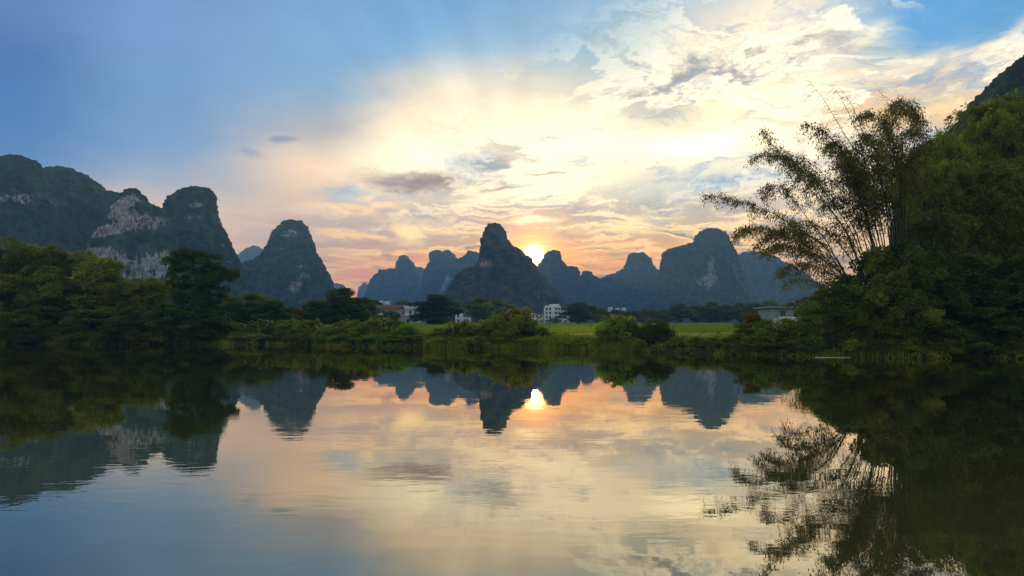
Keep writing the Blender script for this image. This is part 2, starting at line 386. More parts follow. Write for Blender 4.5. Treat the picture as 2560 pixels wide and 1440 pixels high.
# ------------------------------------------------------------------ terrain and river
BX = [-4000, -200, -120, -75, -33, -13, 1, 13, 24, 40, 60, 100, 400, 4000]
BY = [104, 104, 103, 99, 95, 81, 76, 68, 57.5, 53, 51, 50, 50, 50]
def bank_y(x): return np.interp(x, BX, BY)+.8*np.sin(np.asarray(x)*.35)+.5*np.sin(np.asarray(x)*.9+1)
def ground_z(x, y):
    x = np.asarray(x, float); y = np.asarray(y, float); s = y-bank_y(x)
    z = np.interp(s, [-14, -3, 0, 1.2, 3.5, 12, 25], [-2.6, -.9, 0, .55, 1.0, 1.6, 1.75])
    z = z+np.where(s > 10, np.clip((y-90)*.0098, 0, 2.6), 0)
    near = np.interp(y, [-60, -14, -7, -4], [2.5, 1.0, -.6, -2.6])
    return np.maximum(z, np.where(y < 20, near, -9))

def build_ground():
    xs = np.unique(np.concatenate([np.linspace(-3500, -400, 13), np.linspace(-400, -110, 30), np.linspace(-110, 110, 221), np.linspace(110, 400, 30), np.linspace(400, 3500, 13)]))
    ys = np.unique(np.concatenate([np.linspace(-200, -20, 8), np.linspace(-20, 45, 14), np.linspace(45, 125, 161), np.linspace(125, 400, 60), np.linspace(400, 3400, 20)]))
    X, Y = np.meshgrid(xs, ys); z = ground_z(X.ravel(), Y.ravel())
    P = np.stack([X.ravel(), Y.ravel(), z], 1)
    s = P[:, 1]-bank_y(P[:, 0])
    z = z+np.where(s > 2, .12*fbm(P*.3, 4, 5), 0); P[:, 2] = z
    field = ((s > 10) & (P[:, 1] < 345) & (P[:, 0] > -45)).astype(float)
    soil = np.clip(1-np.abs(s-5.5)/4.5, 0, 1)*(P[:, 0] > -20)
    W = len(xs); H = len(ys); i = np.arange((H-1)*(W-1)); r = i//(W-1); c = i % (W-1); a = r*W+c
    me = np_mesh('ground', P, np.stack([a, a+1, a+W+1, a+W], 1), {'field': ('POINT', field), 'soil': ('POINT', soil)}, True)
    tag(link('ground', me, mats=[ground_material()]), 'low grassy river plain', kind='structure')
    n = 40; wx = np.linspace(-1500, 1500, 2); wy = np.linspace(-120, 140, 2)
    v = [(wx[0], wy[0], 0), (wx[1], wy[0], 0), (wx[1], wy[1], 0), (wx[0], wy[1], 0)]
    tag(link('river', np_mesh('river', v, [[0, 1, 2, 3]]), mats=[water_material()]), 'calm river mirroring hills and sky', kind='structure')
build_ground()

# ------------------------------------------------------------------ karst hills
def hill(name, label, d, left, right, mat_key, ratio=.8, NZ=110, NA=240, amp=1.0, can=1.0, rocks=(), seed=0, cell=7.0, parent=None, zbase=-4, doff=0):
    """left: foot -> apex, right: apex -> foot in photo pixels; the outline gets real width, height and depth at distance d"""
    Lp = np.array([at(x, y, d)[[0, 2]] for x, y in left]); Rp = np.array([at(x, y, d)[[0, 2]] for x, y in right])
    top = Lp[-1, 1]
    lz = np.maximum.accumulate(Lp[:, 1]); rz = np.maximum.accumulate(Rp[::-1, 1]); rx = Rp[::-1, 0]
    t = np.linspace(0, 1, NZ)
    prof = top-(top-zbase)*t**1.35
    xl = np.interp(prof, lz+np.arange(len(lz))*1e-4, Lp[:, 0]); xr = np.interp(prof, rz+np.arange(len(rz))*1e-4, rx)
    cx = (xl+xr)/2; hw = (xr-xl)/2
    hw = np.maximum(hw, .3); hw[0] = .3
    th = np.linspace(0, 2*np.pi, NA, endpoint=False)
    T, Z = np.meshgrid(th, prof); HW = np.repeat(hw[:, None], NA, 1); C = np.repeat(cx[:, None], NA, 1)
    e = .86
    cs, sn = np.cos(T), np.sin(T)
    X = C+HW*np.sign(cs)*np.abs(cs)**e; Y = d+doff+HW*ratio*np.sign(sn)*np.abs(sn)**e
    P = np.stack([X.ravel(), Y.ravel(), Z.ravel()], 1)
    nd = np.stack([cs.ravel(), sn.ravel()], 1)
    sc_ = d/1000.; hwf = HW.ravel(); lim = np.clip(hwf/25, 0, 1)*np.clip((top-P[:, 2])/(22*sc_), .0, 1)
    big = fbm(P*np.array([1/70, 1/70, 1/160])/max(sc_, .5)+seed*3.7, 4, seed)
    flu = np.abs(fbm(P*np.array([1/26, 1/26, 1/120])/max(sc_, .6)+seed, 3, seed+9))
    med = fbm(P/(14*max(sc_, .6))+seed*1.3, 4, seed+21, .55)
    w_ = worley(P/(cell), seed+3)
    side = np.abs(cs.ravel())**4
    disp = (big*12-flu*13+3+med*6)*amp*sc_*lim*(1-.8*side)+(.55-w_)*cell*.6*can*np.clip(hwf/(cell*.8), 0, 1)
    P[:, :2] += nd*disp[:, None]
    P[:, 2] += ((.55-w_)*cell*.35*can+med*1.5*sc_*amp)*np.clip((P[:, 2]-6)/30, 0, 1)
    # bare limestone where the photograph shows it, on the side facing the river
    front = np.clip(-nd[:, 1]*2.5+.35, 0, 1)
    px = CX+P[:, 0]/d*F; py = HY-(P[:, 2]-CAMZ)/d*F
    rock = np.clip((-big-.12)*1.1, 0, .30)+.10+.10*med
    for rx_, ry_, sx, sy, k in rocks:
        rock = rock+front*1.0*k*np.exp(-(((px-rx_)/(sx*1.2))**2+((py-ry_)/(sy*1.2))**2))
    i = np.arange((NZ-1)*NA); r = i//NA; c = i % NA; a = r*NA+c; b = r*NA+(c+1) % NA
    f = np.stack([a, a+NA, b+NA, b], 1)
    me = np_mesh(name, P, f, {'rock': ('POINT', np.clip(rock, 0, .80))}, True)
    cap = None
    o = link(name, me, parent, [MH[mat_key]])
    if parent is None: tag(o, label, kind='structure')
    return o

HILLS = [
 # massif at far left: broad ridge, rocky peak, dome
 dict(label='broad wooded ridge filling the left edge', d=600, left=[(-900,817),(-700,640),(-500,520),(-300,450),(-120,415),(0,393),(40,388)], right=[(40,388),(62,392),(85,402),(105,420),(125,440),(180,560),(250,700),(300,817)], mat_key='near', ratio=.55, NZ=170, NA=520, cell=5,
   rocks=[(55,465,14,9,.7),(70,520,20,22,.5),(15,560,22,34,.9),(120,515,26,18,.7),(165,515,8,16,.5),(45,580,8,8,.5),(90,600,18,14,.5)], seed=1),
 dict(label='wooded shoulder of the left ridge with a rounded top', d=650, left=[(-60,817),(20,600),(80,480),(105,430),(125,419),(150,416)], right=[(150,416),(172,420),(205,434),(235,455),(258,476),(290,482),(320,500),(360,560),(420,640),(480,760),(500,817)], mat_key='near', ratio=.6, NZ=150, NA=420, cell=5,
   rocks=[(130,515,30,20,.55),(100,560,10,10,.4)], seed=2),
 dict(label='peak with bare pale limestone cliffs', d=560, left=[(150,817),(190,720),(215,650),(240,600),(270,560),(290,520),(300,490),(312,476),(335,470)], right=[(335,470),(350,476),(362,492),(368,508),(385,515),(405,521),(420,540),(440,600),(480,700),(520,817)], mat_key='near', ratio=.55, NZ=160, NA=360, cell=4.5,
   rocks=[(328,515,30,30,1.0),(345,560,30,20,1.1),(390,560,22,14,.9),(300,585,36,12,1.0),(262,590,22,12,.8),(225,615,18,14,.8),(270,630,40,12,.6),(330,640,26,14,.4),(360,680,62,26,1.1),(260,645,40,10,.6),(420,660,20,20,.7),(400,690,40,8,.7)], seed=3, amp=1.1),
 dict(label='dome topped limestone tower right of the pale cliffs', d=620, left=[(330,817),(370,700),(395,600),(402,540),(412,518),(425,497),(448,479),(470,471),(495,468)], right=[(495,468),(515,469),(530,477),(537,492),(540,518),(545,545),(556,572),(572,605),(588,640),(598,668),(606,700),(640,817)], mat_key='near', ratio=.8, NZ=150, NA=300, cell=4.5,
   rocks=[(508,522,16,5,.7),(498,552,22,10,.5),(435,605,16,8,.8),(505,600,12,5,.4),(590,658,3,5,.5),(470,625,40,8,.3)], seed=4),
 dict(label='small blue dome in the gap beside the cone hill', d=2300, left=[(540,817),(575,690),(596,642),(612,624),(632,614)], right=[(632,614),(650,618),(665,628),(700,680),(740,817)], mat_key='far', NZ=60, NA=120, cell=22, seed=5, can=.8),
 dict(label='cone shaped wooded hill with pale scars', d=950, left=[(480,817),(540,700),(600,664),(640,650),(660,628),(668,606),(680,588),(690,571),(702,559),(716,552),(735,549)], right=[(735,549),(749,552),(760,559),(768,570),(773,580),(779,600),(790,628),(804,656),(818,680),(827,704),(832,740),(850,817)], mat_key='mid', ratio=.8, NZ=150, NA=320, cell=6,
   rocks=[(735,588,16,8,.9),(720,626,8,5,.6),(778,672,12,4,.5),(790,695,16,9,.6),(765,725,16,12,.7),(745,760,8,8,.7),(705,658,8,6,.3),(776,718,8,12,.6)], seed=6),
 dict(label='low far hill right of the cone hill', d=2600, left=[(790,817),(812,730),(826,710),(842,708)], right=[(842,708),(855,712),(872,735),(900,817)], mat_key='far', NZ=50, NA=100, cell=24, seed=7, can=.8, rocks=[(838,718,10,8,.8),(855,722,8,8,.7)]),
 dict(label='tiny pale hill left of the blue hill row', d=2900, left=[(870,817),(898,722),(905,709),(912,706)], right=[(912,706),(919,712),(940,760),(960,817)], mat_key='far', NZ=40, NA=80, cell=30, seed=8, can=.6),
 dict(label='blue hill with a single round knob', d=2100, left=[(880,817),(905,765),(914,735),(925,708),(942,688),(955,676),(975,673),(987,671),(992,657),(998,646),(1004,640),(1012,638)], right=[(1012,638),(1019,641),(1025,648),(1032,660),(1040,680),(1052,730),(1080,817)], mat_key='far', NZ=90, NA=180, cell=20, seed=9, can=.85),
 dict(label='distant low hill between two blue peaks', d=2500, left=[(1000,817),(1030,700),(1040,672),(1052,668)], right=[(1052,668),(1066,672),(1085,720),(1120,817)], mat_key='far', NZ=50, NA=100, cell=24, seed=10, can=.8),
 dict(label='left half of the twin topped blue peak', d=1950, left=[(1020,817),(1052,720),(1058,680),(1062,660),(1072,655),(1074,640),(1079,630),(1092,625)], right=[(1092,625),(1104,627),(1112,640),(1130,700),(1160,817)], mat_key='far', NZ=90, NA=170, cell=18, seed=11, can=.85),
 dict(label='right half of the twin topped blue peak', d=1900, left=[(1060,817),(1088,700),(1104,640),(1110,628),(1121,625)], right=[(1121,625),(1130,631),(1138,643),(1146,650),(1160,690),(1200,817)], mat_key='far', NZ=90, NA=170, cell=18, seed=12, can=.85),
 dict(label='hazy peak with pale scree beside the central pinnacle', d=1700, left=[(1050,817),(1095,745),(1112,705),(1128,672),(1145,655),(1158,640),(1168,631),(1180,628)], right=[(1180,628),(1193,632),(1201,645),(1230,700),(1280,817)], mat_key='mid', NZ=90, NA=170, cell=15, seed=13, rocks=[(1120,700,14,18,.75),(1160,665,20,8,.55),(1105,725,10,12,.7),(1175,640,10,8,.4)]),
 dict(label='central pinnacle hill with a tall thumb of rock beside the sun', d=820, left=[(1070,817),(1108,758),(1122,722),(1140,692),(1160,676),(1188,668),(1198,655),(1202,635),(1202,598),(1210,583),(1214,570),(1222,561),(1237,557)], right=[(1237,557),(1250,561),(1258,570),(1265,585),(1270,603),(1282,616),(1300,624),(1314,637),(1330,650),(1348,680),(1368,706),(1395,735),(1430,780),(1460,817)], mat_key='brown', ratio=.75, NZ=200, NA=340, cell=5,
   rocks=[(1222,662,14,14,.75),(1205,662,8,14,.5),(1345,722,7,10,.6),(1340,752,12,9,.55),(1208,615,5,20,.3)], seed=14, amp=.8),
 dict(label='dome hill just right of the sun', d=1550, left=[(1270,817),(1310,720),(1342,662),(1352,652),(1358,643),(1366,634),(1374,628),(1384,626)], right=[(1384,626),(1392,628),(1400,635),(1406,645),(1411,660),(1418,680),(1440,740),(1470,817)], mat_key='mid', NZ=90, NA=190, cell=14, seed=15, rocks=[(1400,730,8,20,.3)]),
 dict(label='small rounded knoll right of the dome hill', d=1650, left=[(1360,817),(1400,700),(1414,667),(1428,663)], right=[(1428,663),(1440,668),(1448,682),(1470,740),(1500,817)], mat_key='mid', NZ=70, NA=140, cell=15, seed=16),
 dict(label='low bumpy hill under the bright sky gap', d=1700, left=[(1380,817),(1430,730),(1450,686),(1458,679),(1466,677)], right=[(1466,677),(1478,683),(1486,691),(1497,698),(1530,720),(1580,817)], mat_key='mid', NZ=70, NA=150, cell=15, seed=17),
 dict(label='flat topped tower hill left of the widest hill', d=1600, left=[(1410,817),(1460,735),(1498,700),(1520,690),(1542,683),(1560,672),(1567,655),(1572,643),(1578,636),(1587,632),(1598,630)], right=[(1598,630),(1609,632),(1619,639),(1625,647),(1629,655),(1632,670),(1645,678),(1665,700),(1700,760),(1730,817)], mat_key='mid', NZ=110, NA=240, cell=13, seed=18, rocks=[(1615,755,6,18,.5)]),
 dict(label='widest hill right of centre with a domed summit', d=1250, left=[(1590,817),(1640,740),(1652,690),(1653,655),(1658,637),(1668,624),(1690,618),(1715,612),(1733,606),(1741,590),(1752,578),(1768,571),(1785,571)], right=[(1785,571),(1800,574),(1815,586),(1824,602),(1832,620),(1842,655),(1852,690),(1866,735),(1890,817)], mat_key='mid', ratio=.7, NZ=150, NA=300, cell=8,
   rocks=[(1757,675,10,30,.7),(1745,710,26,18,.75),(1820,665,10,30,.5),(1838,705,16,20,.45),(1700,745,12,8,.5),(1850,730,8,20,.4)], seed=19),
 dict(label='sloping blue hill half behind the bamboo', d=1700, left=[(1780,817),(1830,690),(1842,645),(1856,632),(1880,627)], right=[(1880,627),(1905,631),(1935,645),(1965,662),(2000,684),(2040,715),(2090,770),(2120,817)], mat_key='mid', NZ=100, NA=240, cell=14, seed=20, rocks=[(1905,745,6,24,.45)]),
 dict(label='steep dark wooded hillside at the right edge', d=230, left=[(2255,817),(2275,560),(2300,420),(2330,375),(2380,330),(2418,300),(2432,275),(2455,248),(2490,212),(2520,182),(2545,158),(2570,140),(2640,90),(2740,40),(2860,0)], right=[(2860,0),(3000,60),(3200,260),(3500,560),(3800,817)], mat_key='right', ratio=.6, NZ=230, NA=560, cell=2.6, amp=1.0, can=1.3, seed=21),
]
for h in HILLS: hill('hill', **h)
# ------------------------------------------------------------------ plants
def tube(pts, rad, n=6):
    pts = np.asarray(pts, float); rad = np.broadcast_to(np.asarray(rad, float), (len(pts),))
    tg = np.gradient(pts, axis=0); tg /= np.linalg.norm(tg, axis=1)[:, None]+1e-9
    ref = np.where(np.abs(tg[:, 2:3]) > .9, np.array([[1., 0, 0]]), np.array([[0, 0, 1.]]))
    a = np.cross(tg, ref); a /= np.linalg.norm(a, axis=1)[:, None]+1e-9; b = np.cross(tg, a)
    th = np.linspace(0, 2*np.pi, n, endpoint=False)
    v = pts[:, None]+rad[:, None, None]*(np.cos(th)[None, :, None]*a[:, None]+np.sin(th)[None, :, None]*b[:, None])
    f = []
    for i in range(len(pts)-1):
        for j in range(n):
            f.append((i*n+j, i*n+(j+1) % n, (i+1)*n+(j+1) % n, (i+1)*n+j))
    return v.reshape(-1, 3), np.array(f)

def join(parts):
    vs, fs, o = [], [], 0
    for v, f in parts: vs.append(v); fs.append(f+o); o += len(v)
    return np.concatenate(vs), np.concatenate(fs)

def leaves(rs, P, size, aspect=.55, dirs=None, droop=0.0, jitter=1.0):
    """one pointed four-sided leaf per point P; dirs = leaf axis"""
    n = len(P)
    a = rs.normal(size=(n, 3))*jitter
    if dirs is not None: a = a+dirs*1.6
    a[:, 2] -= droop; a /= np.linalg.norm(a, axis=1)[:, None]+1e-9
    b = np.cross(a, rs.normal(size=(n, 3))); b /= np.linalg.norm(b, axis=1)[:, None]+1e-9
    s = size*rs.uniform(.6, 1.3, n)[:, None]
    v = np.stack([P, P+a*s*.45+b*s*aspect*.5, P+a*s, P+a*s*.45-b*s*aspect*.5], 1).reshape(-1, 3)
    f = np.arange(4*n).reshape(-1, 4)
    return v, f

def leaf_mesh(name, rs, P, size, tint, **k):
    v, f = leaves(rs, P, size, **k)
    return np_mesh(name, v, f, {'tint': ('FACE', tint)})

def clump_points(rs, C, R, per, flat=.6):
    """points on and in small uneven clumps: centres C (k,3), radii R (k,)"""
    k = len(C); n = k*per
    d = rs.normal(size=(n, 3)); d /= np.linalg.norm(d, axis=1)[:, None]
    r = rs.uniform(.25, 1.0, n)**.5
    off = d*r[:, None]*np.repeat(R, per)[:, None]; off[:, 2] *= flat
    return np.repeat(C, per, 0)+off, d

def span(P):
    q = np.percentile(P, [1.0, 99.0], axis=0); return float((q[1]-q[0])[:2].mean()), float(np.percentile(P[:, 2], 99.7))

def broad_parts(seed, h=10., w=9., k=68, per=240, leaf=.33, low=.14, flat=.85, crown_pow=.55):
    rs = np.random.RandomState(seed)
    C = []
    nl = 5+seed % 3; lob = [(rs.uniform(0, 6.28), rs.uniform(.62, 1.05)) for _ in range(nl)]
    while len(C) < k:
        t = rs.uniform(0, 1); a = rs.uniform(0, 6.283)
        env = (math.sin(math.pi*min(1, (t*.93+.07)))**crown_pow)
        m = max(.55, max(g*math.cos((a-b)/1.0)**3 if math.cos(a-b) > 0 else 0 for b, g in lob))
        m *= .82+.3*math.sin(a*3+t*9+seed)
        r = w*.5*env*m*rs.uniform(.35, 1)**.45
        C.append((r*math.cos(a), r*math.sin(a), h*(low+(1-low-.03)*t)))
    C = np.array(C); R = rs.uniform(.6, 1.35, k)*w/11
    P, d = clump_points(rs, C, R, per, flat)
    tint = np.clip(np.repeat(rs.uniform(0, .75, k), per)+rs.uniform(-.2, .35, k*per), 0, 1)
    cm = leaf_mesh('crown', rs, P, leaf, tint, dirs=d*.5, droop=.3)
    parts = []
    top = np.array([rs.normal()*.3, rs.normal()*.3, h*.8])
    tr = np.array([[0, 0, -.6], [.05, 0, h*.15], top*.5+[.2, 0, 0], top])
    parts.append(tube(tr, [.026*h, .02*h, .012*h, .003*h], 8))
    for c in C[rs.choice(k, 16, False)]:
        s = tr[1]+(tr[2]-tr[1])*rs.uniform(0, 1)
        parts.append(tube([s, (s+c)/2+[0, 0, .4], c], [.009*h, .006*h, .002*h], 5))
    v, f = join(parts)
    return cm, np_mesh('trunk', v, f, smooth=True), *span(P)

def plume_parts(seed, h=12., w=7., stems=16, per=1100, leaf=.30):
    """tall feathery grove: arching stems carrying drooping sprays"""
    rs = np.random.RandomState(seed); P, D, T, parts = [], [], [], []
    for i in range(stems):
        a = rs.uniform(0, 6.283); hh = h*rs.uniform(.72, 1.0); out = w*.5*rs.uniform(.25, 1.0)
        b = np.array([rs.normal()*w*.05, rs.normal()*w*.05, -.4])
        t = np.linspace(0, 1, 12)[:, None]
        dirv = np.array([math.cos(a), math.sin(a), 0])
        path = b+dirv*out*t**2.1+np.array([0, 0, 1.])*hh*(np.sin(t*1.75)/math.sin(1.5708))
        parts.append(tube(path[:, :], np.linspace(.055, .012, 12)*h/12, 5))
        n = per; tt = rs.beta(2.4, 1.25, n); tt = np.clip(tt, .12, 1)
        idx = tt*11; i0 = np.minimum(idx.astype(int), 10); fr = (idx-i0)[:, None]
        base = path[i0]*(1-fr)+path[i0+1]*fr
        # sprays: cluster the leaves on side twigs
        ns = 46; tw_a = rs.uniform(0, 6.283, ns); tw_l = rs.uniform(.5, 1.6, ns)*h/12*1.1; key = (tt*ns).astype(int) % ns
        q = rs.uniform(.15, 1, n)
        off = np.stack([np.cos(tw_a[key]), np.sin(tw_a[key]), .25-.9*q], 1)*(tw_l[key]*q)[:, None]
        P.append(base+off+rs.normal(size=(n, 3))*.13*h/12); D.append(off/np.linalg.norm(off, axis=1)[:, None])
        T.append(np.clip(rs.uniform(.1, .8)+rs.uniform(-.25, .3, n), 0, 1))
    P = np.concatenate(P); P[:, 2] = np.maximum(P[:, 2], .2)
    cm = leaf_mesh('crown', rs, P, leaf, np.concatenate(T), dirs=np.concatenate(D), droop=.8, aspect=.42)
    v, f = join(parts)
    return cm, np_mesh('trunk', v, f, smooth=True), *span(P)

def shrub_parts(seed, h=2.4, w=3.0, k=34, per=150, leaf=.17):
    rs = np.random.RandomState(seed)
    a = rs.uniform(0, 6.283, k); t = rs.uniform(0, 1, k)
    r = w*.42*np.sqrt(rs.uniform(.1, 1, k))*np.cos(t*1.25)**.6
    C = np.stack([r*np.cos(a), r*np.sin(a), h*(.10+.78*t*(.75+.25*np.sin(a*2+seed)))], 1)
    R = rs.uniform(.22, .46, k)*w/3
    P, d = clump_points(rs, C, R, per, .8)
    # a few whippy shoots standing above the outline
    S, SD = [], []; parts = []
    for i in range(9):
        c = C[rs.randint(k)]; dr = np.array([rs.normal()*.35, rs.normal()*.35, 1.]); ln = rs.uniform(.35, .9)*h*.5
        tt = rs.uniform(0, 1, 26)[:, None]; S.append(c+dr*ln*tt+rs.normal(size=(26, 3))*.05); SD.append(np.tile(dr, (26, 1)))
        parts.append(tube([[c[0]*.3, c[1]*.3, -.3], c, c+dr*ln*.9], [.03, .018, .006], 4))
    P = np.concatenate([P]+S); d = np.concatenate([d]+SD); P[:, 2] = np.maximum(P[:, 2], .02)
    tint = np.clip(np.concatenate([np.repeat(rs.uniform(0, .8, k), per), np.full(len(P)-k*per, .8)])+rs.uniform(-.2, .3, len(P)), 0, 1)
    cm = leaf_mesh('foliage', rs, P, leaf, tint, dirs=d*.6, droop=.1)
    v, f = join(parts)
    return cm, np_mesh('stem', v, f), *span(P)

def blade_parts(seed, h=3.2, w=3.4, n=30, broad=.34, name='foliage'):
    """broad arching blades (banana or palm like) from short stems"""
    rs = np.random.RandomState(seed); vs, fs, tn, o = [], [], [], 0; parts = []
    for i in range(n):
        c = np.array([rs.normal()*w*.16, rs.normal()*w*.16, rs.uniform(.15, .55)*h]); a = rs.uniform(0, 6.283)
        ln = rs.uniform(.35, .6)*h; up = rs.uniform(.5, 1.3); t = np.linspace(0, 1, 7)
        dv = np.array([math.cos(a), math.sin(a), 0]); sd = np.array([-math.sin(a), math.cos(a), 0])
        mid = c+dv*(ln*.75*t)[:, None]+np.array([0, 0, 1.])*(ln*(up*t-1.1*t*t))[:, None]
        wd = broad*np.sin(np.pi*np.clip(t*.93+.05, 0, 1))**.7*rs.uniform(.6, 1.1)
        ed = np.array([0, 0, -.35])
        for s in (-1, 1):
            e = mid+(sd*s+ed)*wd[:, None]*.5
            v = np.stack([mid, e], 1).reshape(-1, 3); q = np.arange(6)*2
            vs.append(v); fs.append(np.stack([q, q+1, q+3, q+2], 1)+o); o += 14; tn += [rs.uniform(.2, 1)]*6
        parts.append(tube([[c[0]*.4, c[1]*.4, -.3], c], [.07, .03], 5))
    cm = np_mesh(name, np.concatenate(vs), np.concatenate(fs), {'tint': ('FACE', tn)})
    v, f = join(parts)
    return cm, np_mesh('stem', v, f), *span(np.concatenate(vs))

PROTO = {
    'broad': [broad_parts(11), broad_parts(12, flat=.75), broad_parts(13, crown_pow=.8, flat=.9), broad_parts(14, low=.06, flat=.8)],
    'plume': [plume_parts(21), plume_parts(22), plume_parts(23)],
    'grove': [plume_parts(31, 20, 9.5, 26, 1700, .36), plume_parts(32, 20, 9.5, 26, 1700, .36), plume_parts(33, 20, 9.5, 26, 1700, .36)],
    'shrub': [shrub_parts(41), shrub_parts(42), shrub_parts(43), shrub_parts(44, h=2.0)],
    'dense': [shrub_parts(51, 2.8, 3.2, 60, 170, .15)],
    'banana': [blade_parts(61), blade_parts(62)],
}
_cnt = {}
def bank_point(px, s):
    u = (px-CX)/F; y = 75.
    for _ in range(30): y = .6*y+.4*(bank_y(u*y)+s)
    return u*y, y

def plant(name, kind, px, top, width, label, cat, mk, s=None, d=None, group=None, sink=0.0, depth=1.0, rz=None, bark=None):
    """a plant standing on the terrain; top and width given as seen from the river, turned into metres"""
    if d is None: x, y = bank_point(px, s)
    else: x, y = (px-CX)/F*d, d
    z = float(ground_z(x, y))-sink
    H = CAMZ+(HY-top)/F*y-z; W = width/F*y
    i = _cnt.get(kind, 0); _cnt[kind] = i+1
    cm, tm, w0, h0 = PROTO[kind][i % len(PROTO[kind])]
    r = empty(name, (x, y, z), rz if rz is not None else (i*2.399) % 6.283, (W/w0, W/w0*depth, H/h0))
    tag(r, label, cat, group)
    for me, m_ in ((cm, ML[mk]), (tm, bark or M_BARK)):
        if not me.materials: me.materials.append(m_)
        o = link('crown' if me.name.startswith('crown') else me.name.split('.')[0], me, r)
        o.material_slots[0].link = 'OBJECT'; o.material_slots[0].material = m_
    return r

def T(px, top, w, s, kind, mk, label, d=None, group=None, cat='tree', name=None, **k):
    plant(name or {'broad': 'broadleaf_tree', 'plume': 'feathery_tree', 'grove': 'bamboo_grove', 'shrub': 'shrub', 'dense': 'shrub', 'banana': 'banana_plant'}[kind],
          kind, px, top, w, label, cat, mk, s=s, d=d, group=group, **k)

GL = 'trees along the left bank'
for a in [
 (-75, 640, 190, 8, 'plume', 'bright', 'yellow green feathery tree cut by the left edge of the picture'),
 (28, 603, 125, 8, 'plume', 'bright', 'tallest yellow green feathery tree at the far left'),
 (92, 612, 95, 10, 'plume', 'bright', 'feathery yellow green tree just right of the tallest one at far left'),
 (20, 690, 150, 4, 'broad', 'olive', 'dull olive tree in front of the tallest feathery tree at far left'),
 (125, 668, 120, 6, 'broad', 'bright', 'bright green tree with a dark hollow on its right'),
 (196, 628, 105, 14, 'plume', 'bright', 'pale feathery tree rising behind the dark round tree'),
 (262, 652, 175, 9, 'broad', 'olive', 'wide dark olive tree with a domed crown below the pale cliffs'),
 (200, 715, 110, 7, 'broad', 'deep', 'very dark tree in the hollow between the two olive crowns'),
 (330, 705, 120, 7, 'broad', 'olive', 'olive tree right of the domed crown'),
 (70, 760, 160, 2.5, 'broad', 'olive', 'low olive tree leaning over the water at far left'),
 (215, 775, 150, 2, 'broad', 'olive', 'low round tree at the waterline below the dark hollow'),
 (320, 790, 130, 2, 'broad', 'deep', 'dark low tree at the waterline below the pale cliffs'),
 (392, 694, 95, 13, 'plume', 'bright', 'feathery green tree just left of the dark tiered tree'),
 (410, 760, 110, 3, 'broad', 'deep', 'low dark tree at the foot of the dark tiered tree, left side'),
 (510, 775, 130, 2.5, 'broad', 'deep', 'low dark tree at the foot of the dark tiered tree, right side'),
 (578, 742, 100, 30, 'broad', 'blue', 'blue green tree right of the dark tiered tree'),
 (636, 736, 110, 34, 'broad', 'olive', 'rounded tree with the highest top in the row below the cone hill'),
 (688, 750, 90, 32, 'broad', 'blue', 'blue green tree in the row below the cone hill'),
 (728, 770, 60, 36, 'broad', 'brown', 'small brownish tree at the right end of the row below the cone hill'),
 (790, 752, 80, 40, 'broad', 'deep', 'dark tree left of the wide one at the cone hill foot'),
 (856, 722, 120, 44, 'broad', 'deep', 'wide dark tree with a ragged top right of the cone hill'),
 (905, 748, 60, 48, 'broad', 'olive', 'smaller tree between the ragged dark tree and the brown roofs'),
]: T(*a, group=GL)
GV = 'trees around the village'
for a in [
 (948, 757, 46, None, 'broad', 'fresh', 'green tree behind the brown roofs', 345),
 (1008, 752, 50, None, 'broad', 'olive', 'tree behind the white house with the bluish roof', 390),
 (1090, 738, 108, None, 'broad', 'deep', 'big dark tree between the two white houses', 215),
 (1145, 752, 60, None, 'broad', 'olive', 'olive tree behind the small white house, left part', 400),
 (1205, 744, 110, None, 'broad', 'olive', 'wide brownish tree right of the small white house', 300),
 (1262, 760, 70, None, 'broad', 'olive', 'tree behind the palm like plant', 320),
 (1318, 772, 60, None, 'broad', 'olive', 'tree left of the white tower house', 400),
 (1445, 757, 84, None, 'broad', 'deep', 'round dark tree right of the white tower house', 240),
 (1388, 795, 34, None, 'broad', 'blue', 'small tree in front of the white tower house', 330),
 (975, 778, 44, None, 'broad', 'deep', 'dark tree in front of the long brown roofed house', 250),
 (928, 770, 40, None, 'broad', 'olive', 'tree at the left end of the brown roofs', 240),
]: T(*a[:7], d=a[7], group=GV)
for i, (px, top, w, mk) in enumerate([(1500,768,60,'olive'),(1540,775,60,'blue'),(1580,778,64,'blue'),(1622,770,66,'olive'),(1662,774,62,'blue'),(1700,760,70,'fresh'),(1742,764,62,'blue'),(1778,756,66,'olive'),(1815,762,64,'blue'),(1850,757,64,'olive'),(1888,758,66,'blue'),(1925,752,62,'blue'),(1970,758,66,'olive'),(2030,755,70,'blue')]):
    T(px, top, w, None, 'broad', mk, 'hazy tree in the row beyond the rice field, number %d from the left' % (i+1), d=335+((i*37) % 23), group='row of trees beyond the rice field')
GR = 'trees on the right bank'
